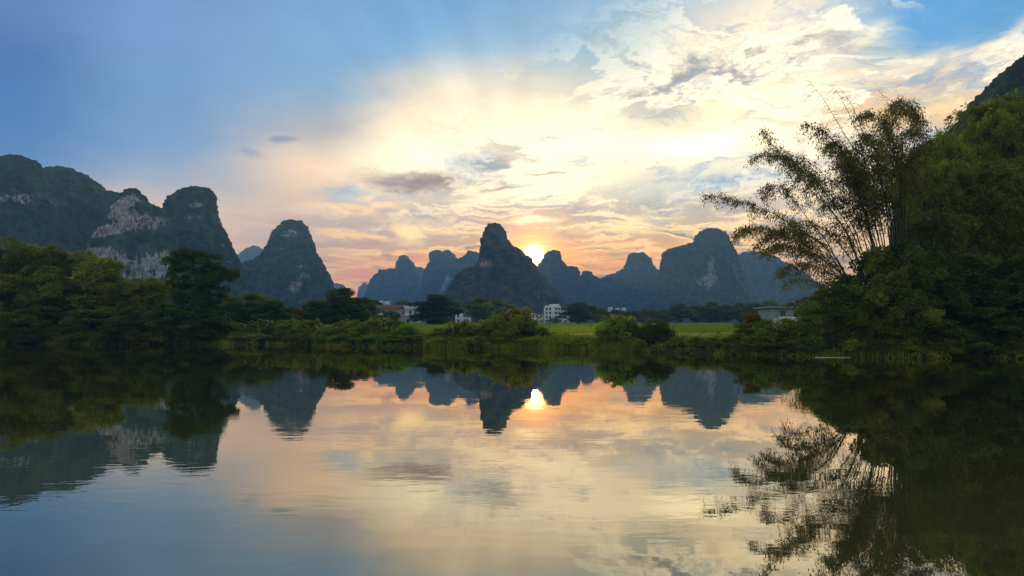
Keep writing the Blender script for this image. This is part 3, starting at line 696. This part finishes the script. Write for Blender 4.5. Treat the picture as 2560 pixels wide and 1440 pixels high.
for a in [
 (1876, 783, 66, 4, 'broad', 'brown', 'small dark reddish tree at the right end of the rice field'),
 (2112, 690, 150, 8, 'broad', 'fresh', 'green tree under the leaning bamboo stems, nearest the flat roofed house'),
 (2066, 722, 120, 5, 'broad', 'olive', 'olive tree partly covering the flat roofed house'),
 (2150, 770, 150, 3, 'broad', 'olive', 'spreading tree over the water below the bamboo stems'),
 (2052, 752, 130, 3.4, 'broad', 'fresh', 'light green tree with a low crown in front of the flat roofed house, right end'),
 (2128, 712, 140, 2.8, 'broad', 'fresh', 'green tree in front of the leaning bamboo stems, just above the pale pole'),
 (2196, 622, 140, 2.6, 'broad', 'olive', 'leafy tree hiding the foot of the bamboo stems'),
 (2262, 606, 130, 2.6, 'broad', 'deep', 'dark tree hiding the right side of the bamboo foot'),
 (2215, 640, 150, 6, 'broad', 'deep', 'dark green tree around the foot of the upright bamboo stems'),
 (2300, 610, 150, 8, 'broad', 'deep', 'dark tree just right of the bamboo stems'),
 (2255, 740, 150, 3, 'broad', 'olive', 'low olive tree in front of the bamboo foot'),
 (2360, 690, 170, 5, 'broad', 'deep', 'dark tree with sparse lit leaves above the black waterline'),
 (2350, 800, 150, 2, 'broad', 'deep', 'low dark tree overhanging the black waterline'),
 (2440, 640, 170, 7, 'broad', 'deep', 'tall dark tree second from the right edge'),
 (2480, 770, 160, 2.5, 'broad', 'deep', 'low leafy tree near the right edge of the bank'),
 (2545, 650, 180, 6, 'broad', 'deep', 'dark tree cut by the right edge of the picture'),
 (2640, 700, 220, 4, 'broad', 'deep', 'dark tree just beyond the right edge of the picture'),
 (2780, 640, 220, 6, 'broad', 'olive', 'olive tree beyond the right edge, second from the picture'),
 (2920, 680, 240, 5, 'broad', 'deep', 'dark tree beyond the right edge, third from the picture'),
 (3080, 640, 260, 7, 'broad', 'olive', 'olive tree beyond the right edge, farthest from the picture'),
]: T(*a, group=GR)
for a in [
 (2318, 398, 150, 15, 'grove', 'bright', 'green bamboo grove just right of the leaning bamboo'),
 (2378, 338, 150, 19, 'grove', 'bright', 'bamboo grove against the sky, second from the leaning bamboo'),
 (2440, 300, 160, 22, 'grove', 'bright', 'bamboo grove below the dark hillside, third from the leaning bamboo'),
 (2512, 262, 170, 25, 'grove', 'bright', 'highest bamboo grove reaching the right edge'),
 (2600, 230, 200, 28, 'grove', 'bright', 'bamboo grove cut by the right edge'),
 (2345, 470, 150, 11, 'grove', 'olive', 'shaded bamboo grove low behind the dark trees'),
 (2425, 440, 160, 13, 'grove', 'olive', 'shaded bamboo grove in the middle of the right bank mass'),
 (2505, 410, 170, 14, 'grove', 'olive', 'shaded bamboo grove near the right edge'),
 (2600, 400, 190, 14, 'grove', 'olive', 'shaded bamboo grove partly outside the right edge'),
 (2760, 330, 200, 22, 'grove', 'bright', 'bamboo grove beyond the right edge, nearer one'),
 (2920, 400, 210, 20, 'grove', 'olive', 'bamboo grove beyond the right edge, farther one'),
]: T(*a, group='bamboo groves on the right slope', cat='bamboo')

# shrubs along the waterline: top outline as in the photograph
def shrub_row(a, b, step, tops, s, mks, w, what, seed, group, kinds=('shrub',)):
    rs = random.Random(seed); xs = []; x = a
    while x < b: xs.append(x); x += step*rs.uniform(.8, 1.2)
    words = ['first','second','third','fourth','fifth','sixth','seventh','eighth','ninth','tenth','eleventh','twelfth','thirteenth','fourteenth','fifteenth','sixteenth','seventeenth','eighteenth','nineteenth','twentieth']
    for i, x in enumerate(xs):
        tp = np.interp(x, [p for p, _ in tops], [q for _, q in tops])+rs.uniform(-5, 5)
        T(x, tp, w*rs.uniform(.85, 1.3), s+rs.uniform(-.6, .8), kinds[i % len(kinds)], mks[rs.randrange(len(mks))], '%s, %s from the left' % (what, words[min(i, 19)]), group=group, cat='shrub', name='shrub')
shrub_row(570, 1035, 40, [(570,806),(690,800),(800,803),(900,806),(950,795),(1000,792),(1035,822)], 5.5, ['fresh','olive','bright'], 74, 'leafy green shrub on the bank below the cone hill', 1, 'shrubs on the left part of the bank', ('shrub','shrub','banana','shrub'))
shrub_row(560, 1040, 36, [(560,835),(1040,838)], 1.6, ['olive','fresh','deep'], 62, 'low shrub at the waterline below the cone hill', 2, 'low shrubs at the left waterline')
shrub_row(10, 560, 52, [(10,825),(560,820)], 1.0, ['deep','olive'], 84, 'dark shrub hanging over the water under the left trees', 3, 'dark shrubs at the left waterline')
shrub_row(1108, 1250, 34, [(1108,822),(1140,800),(1250,798)], 4.5, ['olive','bright','fresh'], 62, 'leafy shrub left of the palm like plant', 4, 'shrubs left of the palm like plant', ('shrub','banana','shrub'))
shrub_row(1060, 1480, 40, [(1060,848),(1300,842),(1480,852)], 1.5, ['olive','fresh','reed'], 58, 'low shrub at the waterline below the sun', 5, 'low shrubs at the middle waterline', ('shrub','shrub','banana'))
shrub_row(1320, 1372, 26, [(1300,795),(1372,822)], 5.5, ['fresh','bright'], 48, 'pale green shrub right of the palm like plant', 6, 'shrubs right of the palm like plant', ('banana','shrub'))
shrub_row(1700, 1870, 42, [(1700,846),(1870,842)], 2.2, ['olive','brown','fresh'], 56, 'low shrub on the bank below the bright rice field', 7, 'low shrubs below the bright field')
shrub_row(1885, 2060, 40, [(1885,815),(1930,800),(2060,802)], 3.6, ['olive','bright','fresh'], 84, 'shrub below the flat roofed house', 8, 'shrubs below the flat roofed house')
shrub_row(1860, 2560, 58, [(1860,850),(2000,842),(2560,846)], 1.0, ['olive','deep','fresh'], 84, 'dark shrub at the right waterline', 9, 'shrubs at the right waterline')

T(1282, 764, 118, 5, 'banana', 'brown', 'palm like plant with arching fronds and orange dead leaves below the sun', cat='plant', name='palm_plant')
T(1300, 775, 105, 4.5, 'shrub', 'olive', 'tall bushy shrub around the palm like plant', cat='shrub')
T(1252, 786, 80, 4.5, 'shrub', 'olive', 'bushy shrub just left of the palm like plant', cat='shrub')
T(1548, 785, 105, 4.5, 'banana', 'fresh', 'banana plant with broad pale leaves on the bank', cat='plant')
T(1542, 792, 100, 4.0, 'shrub', 'fresh', 'light green shrub behind the banana leaves', cat='shrub')
T(1588, 812, 60, 4.0, 'shrub', 'deep', 'dark shrub between the banana plant and the round bush', cat='shrub')
T(1645, 796, 84, 4.0, 'dense', 'deep', 'dark round clipped looking bush on the bank', cat='shrub', name='round_bush')

# the dark tiered tree on the left bank, built to its own outline
def tiered_tree():
    rs = np.random.RandomState(5); x0, y0 = bank_point(492, 6); z0 = float(ground_z(x0, y0))
    rows = [(636,440,500),(645,420,530),(655,410,548),(668,425,556),(682,440,590),(690,520,588),(700,430,552),(715,436,545),(728,440,570),(742,438,562),(758,440,545),(775,432,552),(795,430,555),(815,428,560),(835,430,560)]
    C, R = [], []
    for py, a, b in rows:
        for k in range(20):
            px = rs.uniform(a, b); w = at(px, py, y0)-[x0, y0, z0]; dd = (b-a)/F*y0*.42*math.sqrt(max(.1, 1-((px-(a+b)/2)/((b-a)/2))**2))
            C.append((w[0], rs.uniform(-dd, dd), w[2]+rs.normal()*.35)); R.append(rs.uniform(.5, .95))
    C, R = np.array(C), np.array(R); P, d = clump_points(rs, C, R, 190, .5)
    tint = np.clip(np.repeat(rs.uniform(0, .7, len(C)), 190)+rs.uniform(-.2, .3, len(P)), 0, 1)
    r = empty('tiered_tree', (x0, y0, z0)); tag(r, 'dark tree with flat tiers of leaves and one branch reaching right', 'tree', GL)
    link('crown', leaf_mesh('crown', rs, P, .25, tint, dirs=d*.4, droop=.2), r, [ML['deep']])
    top = at(480, 640, y0)-[x0, y0, z0]; mid = at(505, 740, y0)-[x0, y0, z0]
    tr = np.array([[0, 0, -.5], mid*.5, mid, top]); parts = [tube(tr, [.35, .28, .2, .05], 8)]
    for c in C[::9]:
        s = tr[1]+(tr[3]-tr[1])*np.clip(c[2]/top[2]-.15, 0, 1); parts.append(tube([s, (s+c)/2+[0, 0, .1], c], [.09, .06, .02], 5))
    v, f = join(parts); link('trunk', np_mesh('trunk', v, f, smooth=True), r, [M_BARK])
tiered_tree()

# ------------------------------------------------------------------ the leaning bamboo
def bamboo():
    rs = np.random.RandomState(77); D0 = 59.5
    bx, by = (2235-CX)/F*D0, D0; bz = float(ground_z(bx, by))
    root = empty('bamboo_clump', (bx, by, bz)); tag(root, 'tall bamboo clump with stems fanning out over the river', 'bamboo')
    # (path in photo pixels from above the foot to the tip, leafiness, start of leaves)
    K = [
     ([(2059,608),(2018,586),(1976,560),(1932,531),(1874,509),(1823,496),(1785,487),(1765,492)], .8, .12),
     ([(2063,595),(2027,557),(1996,515),(1962,477),(1946,458),(1926,457),(1910,476),(1902,500)], .9, .42),
     ([(2120,586),(2079,525),(2037,487),(2008,452),(1976,413),(1955,392),(1928,378),(1900,380),(1880,398)], .9, .30),
     ([(2123,586),(2060,500),(1983,410),(1932,366),(1909,338),(1903,318)], .75, .45),
     ([(2136,589),(2098,528),(2059,477),(2028,436),(1996,407),(1966,390),(1935,392)], .8, .40),
     ([(2139,576),(2107,525),(2079,487),(2047,455),(2015,432),(1988,412),(1968,412)], .7, .40),
     ([(2150,560),(2117,487),(2085,458),(2047,426),(2015,402),(1990,386)], .45, .35),
     ([(2213,484),(2187,416),(2133,372),(2107,330),(2075,273),(2047,228),(2018,200)], .10, .30),
     ([(2219,500),(2187,410),(2155,349),(2123,289),(2107,250),(2079,212)], .12, .35),
     ([(2225,500),(2171,378),(2152,317),(2136,273),(2117,238),(2100,222)], .16, .35),
     ([(2230,480),(2235,380),(2232,290),(2212,240),(2195,224)], .10, .75),
     ([(2160,530),(2135,440),(2100,372),(2072,336),(2042,318),(2015,312)], 1.1, .28),
     ([(2165,540),(2150,460),(2120,400),(2095,360),(2075,350),(2062,370)], 1.3, .25),
     ([(2172,560),(2158,480),(2125,420),(2105,400),(2090,420)], 1.2, .25),
     ([(2238,547),(2213,442),(2205,359),(2215,290),(2236,250),(2262,247),(2290,272),(2312,320)], 1.3, .30),
     ([(2244,550),(2226,440),(2222,350),(2235,290),(2262,262),(2285,290),(2300,340)], 1.3, .30),
     ([(2251,547),(2238,468),(2229,388),(2219,317),(2190,282),(2158,276),(2142,296)], 1.1, .36),
     ([(2248,560),(2215,450),(2190,370),(2170,335),(2150,335)], 1.1, .36),
     ([(2256,560),(2250,450),(2256,360),(2275,315),(2302,330),(2318,360)], 1.1, .36),
     ([(2258,560),(2256,470),(2268,390),(2292,360),(2320,372)], .9, .45),
     ([(2262,580),(2262,470),(2270,400),(2290,370),(2305,380)], .8, .45),
     ([(2232,560),(2205,470),(2192,400),(2185,350),(2170,330)], .9, .35),
     ([(2205,560),(2180,480),(2160,420),(2140,390),(2120,390)], 1.0, .30),
     ([(2195,580),(2165,500),(2140,460),(2112,440),(2096,455)], 1.1, .25),
     ([(2185,600),(2150,540),(2120,500),(2090,490),(2070,510)], .8, .25),
     ([(2210,590),(2190,510),(2175,450),(2160,430)], .5, .2),
     ([(2222,590),(2205,500),(2200,430),(2195,400)], .5, .3),
     ([(2240,590),(2228,500),(2232,430),(2240,390)], .5, .4),
     ([(2110,690),(2060,640),(2000,604),(1950,582),(1900,566),(1860,566),(1838,592)], 1.3, .22),
     ([(2120,700),(2070,655),(2010,628),(1965,612),(1930,612),(1908,632)], 1.3, .22),
     ([(2090,640),(2040,600),(2000,580),(1960,570),(1915,590),(1890,620)], 1.2, .20),
     ([(2130,650),(2090,600),(2050,565),(2010,550),(1975,560),(1950,590)], 1.1, .22),
     ([(2140,720),(2090,690),(2040,665),(2000,655),(1965,668),(1950,690)], 1.1, .25),
     ([(2100,740),(2060,712),(2020,700),(1985,700),(1962,712)], .5, .35),
     ([(2120,770),(2070,750),(2030,744),(1995,752),(1970,765)], .5, .35),
     ([(2190,600),(2160,520),(2135,470),(2112,420),(2098,380),(2080,372)], 1.1, .15),
     ([(2198,600),(2172,520),(2150,450),(2135,410),(2118,372)], 1.0, .15),
     ([(2205,600),(2185,520),(2170,460),(2160,400),(2150,360),(2132,352)], 1.0, .2),
     ([(2180,620),(2150,560),(2110,520),(2080,508),(2052,520)], .9, .2),
     ([(2270,600),(2275,500),(2285,430),(2300,400),(2322,400)], 1.0, .3),
     ([(2160,650),(2130,600),(2105,560),(2085,545)], .8, .15),
    ]
    for path, leafy, st in K:
        foot = 2235+(path[0][0]-2180)*.34+rs.uniform(-10, 10); dep = D0+rs.uniform(-1.6, 1.6)
        tipd = dep+rs.uniform(-3.2, 2.2)
        pts = [(foot, 868)]
        if path[0][1] < 700: pts.append((foot*.6+path[0][0]*.4, 868*.55+path[0][1]*.45))
        pts += list(path); pts = np.array(pts, float)
        # smooth resample
        seg = np.r_[0, np.cumsum(np.hypot(*np.diff(pts, axis=0).T))]; u = np.linspace(0, seg[-1], 60)
        X = np.interp(u, seg, pts[:, 0]); Y = np.interp(u, seg, pts[:, 1])
        for _ in range(6):
            X[1:-1] = (X[:-2]+X[1:-1]*2+X[2:])/4; Y[1:-1] = (Y[:-2]+Y[1:-1]*2+Y[2:])/4
        t = u/seg[-1]; d = dep+(tipd-dep)*t**1.5
        W = np.array([at(a, b, c) for a, b, c in zip(X, Y, d)])-[bx, by, bz]; W[0, 2] = -.3
        rad = np.interp(t, [0, .6, 1], [.060, .038, .008])*(1 if leafy > .2 else .9)
        v, f = tube(W, rad, 6)
        cu = link('culm', np_mesh('culm', v, f, smooth=True), root, [M_CULM])
        # twigs at the nodes carry hanging slim leaves
        t0 = (2*seg[1]/seg[-1] if False else seg[len(pts)-len(path)]/seg[-1]); s0 = t0+(1-t0)*st
        length = seg[-1]/F*D0*(1-s0); nn = max(6, int(length/.24)); P, DR = [], []; tw = []
        for q in range(nn):
            tq = s0+(1-s0)*(q+rs.uniform(0, 1))/nn; c = np.array([np.interp(tq, t, W[:, k]) for k in range(3)])
            for _ in range(3):
                a = rs.uniform(0, 6.283); ln = rs.uniform(.45, 1.75)*(.75 if leafy < .3 else 1)*(1.15-.5*max(0, tq-.7)/.3)
                up = rs.uniform(-.15, .75); m = 5; tt = np.linspace(0, 1, m)
                tip = c+np.stack([np.cos(a)*ln*tt, np.sin(a)*ln*tt, up*ln*tt-.95*ln*tt**2], 1)
                if rs.uniform() < (.55 if leafy > .3 else 1): tw.append(tube(tip, [.012, .010, .008, .006, .004], 3))
                nl = rs.poisson(25*leafy) if leafy > .2 else 0
                if nl:
                    b = rs.uniform(.15, 1, nl); p = np.stack([np.interp(b, tt, tip[:, k]) for k in range(3)], 1)+rs.normal(size=(nl, 3))*.17
                    P.append(p); DR.append(np.tile([np.cos(a)*.5, np.sin(a)*.5, -.5], (nl, 1)))
        if tw:
            v, f = join(tw); link('twig', np_mesh('twig', v, f), cu, [M_CULM])
        if P:
            P = np.concatenate(P); DR = np.concatenate(DR)
            link('leaf_spray', leaf_mesh('leaf_spray', rs, P, .21, rs.uniform(0, 1, len(P)), dirs=DR, droop=.8, aspect=.36, jitter=.7), cu, [ML['bamboo']])
bamboo()

# ------------------------------------------------------------------ ground cover nobody could count
def cover():
    rs = np.random.RandomState(9)
    # reeds and grass at the water's edge
    n = 42000; x = rs.uniform(-78, 62, n); s = rs.beta(1.0, 2.6, n)*9-.6
    dens = fbm(np.stack([x*.3, s*.3, x*0], 1), 3, 2); k = dens > -.02; x, s = x[k], s[k]; n = len(x)
    y = bank_y(x)+s; z = ground_z(x, y); h = rs.uniform(.25, .85, n)*(1+.5*fbm(np.stack([x*.2, y*.2, x*0], 1), 2, 8))
    a = rs.uniform(0, 6.283, n); b = np.stack([np.cos(a), np.sin(a), 0*a], 1)*.035; lean = rs.normal(size=(n, 3))*.16; lean[:, 2] = 1
    P = np.stack([x, y, z-.05], 1); tip = P+lean*h[:, None]; mid = P+lean*(h*.5)[:, None]*[.7, .7, 1]
    v = np.stack([P-b, P+b, mid+b*.8, tip], 1); v2 = np.stack([P-b, mid+b*.8, tip, mid-b*.8], 1)
    me = np_mesh('reeds', v.reshape(-1, 3), np.arange(4*n).reshape(-1, 4), {'tint': ('FACE', rs.uniform(0, 1, n))})
    tag(link('reeds', me, mats=[ML['reed']]), kind='stuff')
    # leafy undergrowth on the bank
    k = 1500; cx = rs.uniform(-90, 66, k); cs = rs.beta(1, 1.8, k)*9-.35
    C = np.stack([cx, bank_y(cx)+cs, ground_z(cx, bank_y(cx)+cs)+rs.uniform(0, .35, k)], 1); R = rs.uniform(.3, .8, k)
    P, d = clump_points(rs, C, R, 75, .7)
    me = leaf_mesh('undergrowth', rs, P, .18, np.clip(np.repeat(rs.uniform(0, .8, k), 75)+rs.uniform(-.2, .3, len(P)), 0, 1), dirs=d*.5)
    tag(link('undergrowth', me, mats=[ML['olive']]), kind='stuff')
    # rice
    n = 90000; y = 88*np.exp(rs.uniform(0, 1, n)*math.log(345/88.)); x = rs.uniform(-.20, .42, n)*y
    k = (y-bank_y(x) > 10.5); x, y = x[k], y[k]; n = len(x); z = ground_z(x, y)
    h = rs.uniform(.25, .45, n); a = rs.uniform(0, 6.283, n); wd = .02*y/60
    b = np.stack([np.cos(a)*wd, np.sin(a)*wd, 0*a], 1); lean = rs.normal(size=(n, 3))*.25; lean[:, 2] = 1
    P = np.stack([x, y, z-.03], 1); tip = P+lean*h[:, None]
    v = np.stack([P-b, P+b, tip+b*.4, tip-b*.4], 1)
    me = np_mesh('rice', v.reshape(-1, 3), np.arange(4*n).reshape(-1, 4), {'tint': ('FACE', rs.uniform(0, 1, n))})
    tag(link('rice', me, mats=[ML['rice']]), kind='stuff')
cover()

# ------------------------------------------------------------------ village
M_WHITE = plain('white_render', (.80,.79,.78), .85, .3, 1.2, .2, (1, 1, .35))
M_GREY = plain('grey_concrete', (.34,.35,.38), .85, .3, 1.0, .2, (1, 1, .3))
M_DARK = plain('dark_glass', (.03,.035,.04), .25, .2, 2, .5)
M_TRIM = plain('window_trim', (.30,.29,.28), .7, .2, 3)
M_BROWN = plain('brown_tile', (.20,.105,.060), .85, .45, 2.5, .1)
M_TIN = plain('pale_tin', (.55,.62,.70), .5, .2, 1.5, .4, (6, 1, 1))
M_BLUE = plain('blue_sheet', (.20,.42,.52), .6, .2, 2)
M_GLINT = plain('pale_glint', (.62,.58,.50), .6, .2, 6)

def boxes(lst):
    v, f, o = [], [], 0
    for x0, x1, y0, y1, z0, z1 in lst:
        v += [(x, y, z) for x in (x0, x1) for y in (y0, y1) for z in (z0, z1)]
        f += [[o+i for i in q] for q in ((0,1,3,2),(4,6,7,5),(0,4,5,1),(2,3,7,6),(0,2,6,4),(1,5,7,3))]; o += 8
    return np.array(v, float), np.array(f)
def bx(name, lst, parent, m_):
    v, f = boxes(lst); o = link(name, np_mesh(name, v, f), parent, [m_])
    b = o.modifiers.new('bevel', 'BEVEL'); b.width = .02; b.segments = 1
    return o
def window(parent, x, z, w, h, y=0.0):
    o = bx('window', [(x-w/2-.08, x-w/2, y-.07, y+.05, z-.08, z+h+.08), (x+w/2, x+w/2+.08, y-.07, y+.05, z-.08, z+h+.08), (x-w/2, x+w/2, y-.07, y+.05, z+h, z+h+.08), (x-w/2-.15, x+w/2+.15, y-.16, y+.05, z-.16, z-.08), (x-.03, x+.03, y-.05, y+.05, z, z+h)], parent, M_TRIM)
    bx('pane', [(x-w/2+.003, x+w/2-.003, y-.025, y-.004, z+.003, z+h-.003)], o, M_DARK)
def door(parent, x, z, w, h):
    o = bx('door', [(x-w/2-.1, x-w/2, -.07, .05, z, z+h+.1), (x+w/2, x+w/2+.1, -.07, .05, z, z+h+.1), (x-w/2, x+w/2, -.07, .05, z+h, z+h+.1)], parent, M_TRIM)
    bx('door_panel', [(x-w/2+.003, x+w/2-.003, -.03, -.004, z+.003, z+h-.003)], o, M_DARK)
def gable(name, x0, x1, y0, y1, z, rise, parent, m_, over=.4, th=.16):
    """pitched roof with its ridge along x"""
    yc = (y0+y1)/2; X0, X1 = x0-over, x1+over; v = []
    for x in (X0, X1):
        for dz in (0, th): v += [(x, y0-over, z-.1+dz), (x, yc, z+rise+dz), (x, y1+over, z-.1+dz)]
    f = [[0,1,7,6],[1,2,8,7],[3,9,10,4],[4,10,11,5],[0,6,9,3],[2,5,11,8],[0,3,4,1],[1,4,5,2],[6,7,10,9],[7,8,11,10]]
    return link(name, np_mesh(name, v, f), parent, [m_])
def house(name, px0, px1, d, label, group='village houses'):
    x0, x1 = (px0-CX)/F*d, (px1-CX)/F*d; xc = (x0+x1)/2; z = float(ground_z(xc, d))
    r = empty(name, (xc, d, z-.1)); tag(r, label, 'house', group); return r, x1-x0
hz = lambda r, py: CAMZ+(HY-py)/F*r.location.y-r.location.z

r, w = house('tower_house', 1361, 1402, 380, 'white four storey house standing right of the sun rays')
H = hz(r, 764); a, b = -w/2, w/2
bx('wall', [(a, b, 0, 7, 0, H-1.1)], r, M_WHITE)
bx('roof', [(a-.2, b+.2, -.3, 7.2, H-1.1, H-.85), (a+.05, b-.05, .0, .15, H-.85, H-.25), (a+2.9, b-.6, 2.5, 6.5, H-.85, H+.9)], r, M_WHITE)
st = (H-1.1)/4
for k in range(4):
    for x in (a+1.3, a+3.2): window(r, x, k*st+.9, .9, 1.2)
    if k:
        bx('balcony', [(.6, b+.1, -1.1, -.01, k*st-.12, k*st+.02), (.6, b+.1, -1.1, -1.0, k*st+.02, k*st+.75)], r, M_WHITE)
        window(r, 2.0, k*st+.25, 1.2, 1.7); window(r, b-.9, k*st+.25, .9, 1.7)
door(r, 2.6, .1, 1.4, 2.1)
bx('water_tank', [(a+.9, a+2.1, 3, 4.2, H-.85, H+.35)], r, M_TIN)
r, w = house('village_house', 1328, 1358, 390, 'low white house left of the four storey one')
H = hz(r, 786); a, b = -w/2, w/2
bx('wall', [(a, b, 0, 6, 0, H-.3)], r, M_WHITE); bx('roof', [(a-.2, b+.2, -.3, 6.2, H-.3, H-.1), (a, a+2.2, 1, 5, H-.1, H+.7)], r, M_WHITE)
for k in range(2):
    for x in (a+1.2, 0, b-1.2): window(r, x, .9+k*2.7, 1.0, 1.2)
r, w = house('village_house', 1404, 1424, 400, 'small white house just right of the four storey one')
H = hz(r, 776); a, b = -w/2, w/2
bx('wall', [(a, b, 0, 6, 0, H-.3)], r, M_WHITE); bx('roof', [(a-.8, b+.2, -.8, 6.2, H-.3, H-.05)], r, M_WHITE)
for k in range(2): window(r, 0, .9+k*2.7, 1.2, 1.2)
r, w = house('village_house', 1000, 1046, 330, 'white two storey house with a dark veranda beside the big dark tree')
H = hz(r, 764); a, b = -w/2, w/2
bx('wall', [(a, b, 0, 8, 0, H-1.6)], r, M_WHITE)
bx('roof', [(a-.5, b+.4, -1.6, 8.3, H-1.9, H-1.6), (a-.3, b+.2, -1.5, -1.3, H-1.6, H-.1), (a+3, b+.2, 1, 5, H-1.6, H+.3)], r, M_TIN)
bx('balcony', [(a, b, -1.5, -.01, H*.42, H*.42+.2), (a, b, -1.5, -1.38, H*.42+.2, H*.42+.9)], r, M_WHITE)
for x in (a+.1, a+3.0, b-.35): bx('column', [(x, x+.3, -1.45, -1.15, 0, H-1.9)], r, M_WHITE)
for x in (a+1.6, .6, b-1.4):
    window(r, x, H*.42+.5, 1.1, 1.9); 
door(r, -.6, .1, 1.3, 2.2); window(r, b-1.7, .9, 1.1, 1.3)
r, w = house('storage_shed', 984, 1002, 322, 'low shed with a bluish sloping tin roof left of the white veranda house')
H = hz(r, 778); a, b = -w/2, w/2
bx('wall', [(a, b, 0, 6, 0, H-1.6)], r, M_WHITE); gable('roof', a, b, 0, 6, H-1.6, 1.5, r, M_TIN); window(r, 0, .8, 1.2, 1.0)
r, w = house('village_house', 1138, 1176, 360, 'small white house with two dark windows between brownish trees')
H = hz(r, 770); a, b = -w/2, w/2
bx('wall', [(a, b, 0, 7, 0, H-1.4)], r, M_WHITE); bx('roof', [(a-.3, b+.3, -.4, 7.3, H-1.4, H-1.15), (a+.6, b-2.2, 1, 5, H-1.15, H)], r, M_WHITE)
for k in range(2):
    for x in (a+1.6, .8, b-1.3): window(r, x, .8+k*2.7, 1.0, 1.3)
r, w = house('farm_house', 940, 1000, 300, 'long low house with brown tiled roofs')
H = hz(r, 762); a, b = -w/2, w/2
bx('wall', [(a, b, 0, 7, 0, H-1.8)], r, plain('mud_wall', (.36,.29,.22), .9, .35, 1.5)); gable('roof', a, b, 0, 7, H-1.8, 1.7, r, M_BROWN, .7)
for x in (a+2, -1, 2.2, b-1.6): window(r, x, 1.0, 1.0, 1.1)
door(r, .6, .1, 1.2, 2.0)
r, w = house('farm_house', 915, 952, 285, 'smaller brown roofed house at the left end of the village')
H = hz(r, 772); a, b = -w/2, w/2
bx('wall', [(a, b, 0, 6, 0, H-1.6)], r, M_TRIM); gable('roof', a, b, 0, 6, H-1.6, 1.5, r, M_BROWN, .6); window(r, 0, 1.0, 1.0, 1.0)
r, w = house('storage_shed', 934, 960, 255, 'low shed with a white wall in front of the brown roofs')
H = hz(r, 785); a, b = -w/2, w/2
bx('wall', [(a, b, 0, 4, 0, H-.6)], r, M_WHITE); gable('roof', a, b, 0, 4, H-.6, .7, r, M_GREY, .3); window(r, 0, .6, 1.0, .7)
r, w = house('flat_roofed_house', 1928, 2052, 150, 'grey house with a wide flat roof behind the right bank shrubs')
H = hz(r, 764); a, b = -w/2, w/2
bx('wall', [(a, b, 0, 8, 0, H-.5)], r, M_GREY)
bx('roof', [(a-1.1, b+.6, -1.2, 8.5, H-.5, H-.25)], r, M_GREY)
bx('balcony', [(a+.5, b, -1.0, -.01, H*.40-.1, H*.40+.05), (a+.5, b, -1.0, -.9, H*.40+.05, H*.40+.55)], r, M_WHITE)
bx('lower_wall', [(a+.5, b, -.6, -.02, 0, H*.40-.11)], r, M_WHITE)
for x in (a+2.6, 0, b-2.2): window(r, x, H*.48, 1.0, 1.3)
bx('railing_post', [(a+1.0, a+1.06, -.98, -.92, H*.40+.55, H*.40+1.5)], r, M_DARK)
r, w = house('storage_shed', 2055, 2094, 120, 'low white shed glimpsed through the leaves right of the flat roofed house')
H = hz(r, 796); a, b = -w/2, w/2
bx('wall', [(a, b, 0, 3, 0, H-.3)], r, M_WHITE); gable('roof', a, b, 0, 3, H-.3, .5, r, M_TIN, .2); window(r, 0, .5, .8, .6)
def tarp():
    d = 118.; x0, x1 = (2017-CX)/F*d, (2033-CX)/F*d; z = float(ground_z((x0+x1)/2, d)); zt = CAMZ+(HY-791)/F*d
    n = 9; v, f = [], []
    for k in range(2):
        for i in range(n):
            for j in range(n):
                u, t = i/(n-1), j/(n-1); v.append((x0+(x1-x0)*u, d+.10*math.sin(u*9+t*2)+k*.02, z+.2+(zt-z-.2)*t-.15*math.sin(u*math.pi)*t))
    for k in range(2):
        for i in range(n-1):
            for j in range(n-1): q = k*n*n+i*n+j; f.append([q, q+n, q+n+1, q+1])
    o = link('tarpaulin', np_mesh('tarpaulin', v, f, smooth=True), None, [M_BLUE]); tag(o, 'light blue sheet hanging in front of the flat roofed house', 'tarpaulin')
tarp()
for px0, px1, top, d, lb in [(1522,1532,768,900,'tiny pale house at the hill foot, leftmost of three'),(1540,1549,770,920,'tiny pale house at the hill foot, middle of three'),(1556,1565,769,940,'tiny pale house at the hill foot, rightmost of three'),(944,956,752,620,'pale roof far behind the brown roofs, left one'),(960,972,753,640,'pale roof far behind the brown roofs, right one')]:
    r, w = house('distant_house', px0, px1, d, lb, 'distant pale houses'); H = hz(r, top); a, b = -w/2, w/2
    bx('wall', [(a, b, 0, 7, 0, H-1.6)], r, M_WHITE); gable('roof', a, b, 0, 7, H-1.6, 1.5, r, M_TIN, .3)
    for x in (a+1.2, b-1.2): window(r, x, H-4.2, 1.1, 1.3)

def glint():  # solid pale bar modelled for the glint streak on the water
    d = 55.5; p = np.array([at(px, 0, d) for px in np.linspace(2038, 2118, 12)]); p[:, 2] = .015+.015*np.sin(np.arange(12)); p[:, 1] += np.linspace(0, -.5, 12)
    v, f = tube(p, np.linspace(.022, .014, 12), 8)
    tag(link('glint_bar', np_mesh('glint_bar', v, f, smooth=True), None, [M_GLINT]), 'thin pale pole built as a solid bar at the waterline below the right bank', 'glint')
glint()


# ------------------------------------------------------------------ haze
def build_haze():
    v = [(x, y, z) for x in (-3600, 3600) for y in (-210, 3500) for z in (-5, 275)]
    f = [[0, 1, 3, 2], [4, 6, 7, 5], [0, 4, 5, 1], [2, 3, 7, 6], [0, 2, 6, 4], [1, 5, 7, 3]]
    m_, N = mat('haze_air'); pv = N.n.new('ShaderNodeVolumePrincipled')
    pv.inputs['Color'].default_value = (.28, .60, 1.0, 1); pv.inputs['Density'].default_value = .00036
    pv.inputs['Anisotropy'].default_value = 0.15
    N.l.new(pv.outputs[0], N.out.inputs['Volume'])
    tag(link('haze', np_mesh('haze', v, f), mats=[m_]), kind='stuff')
build_haze()
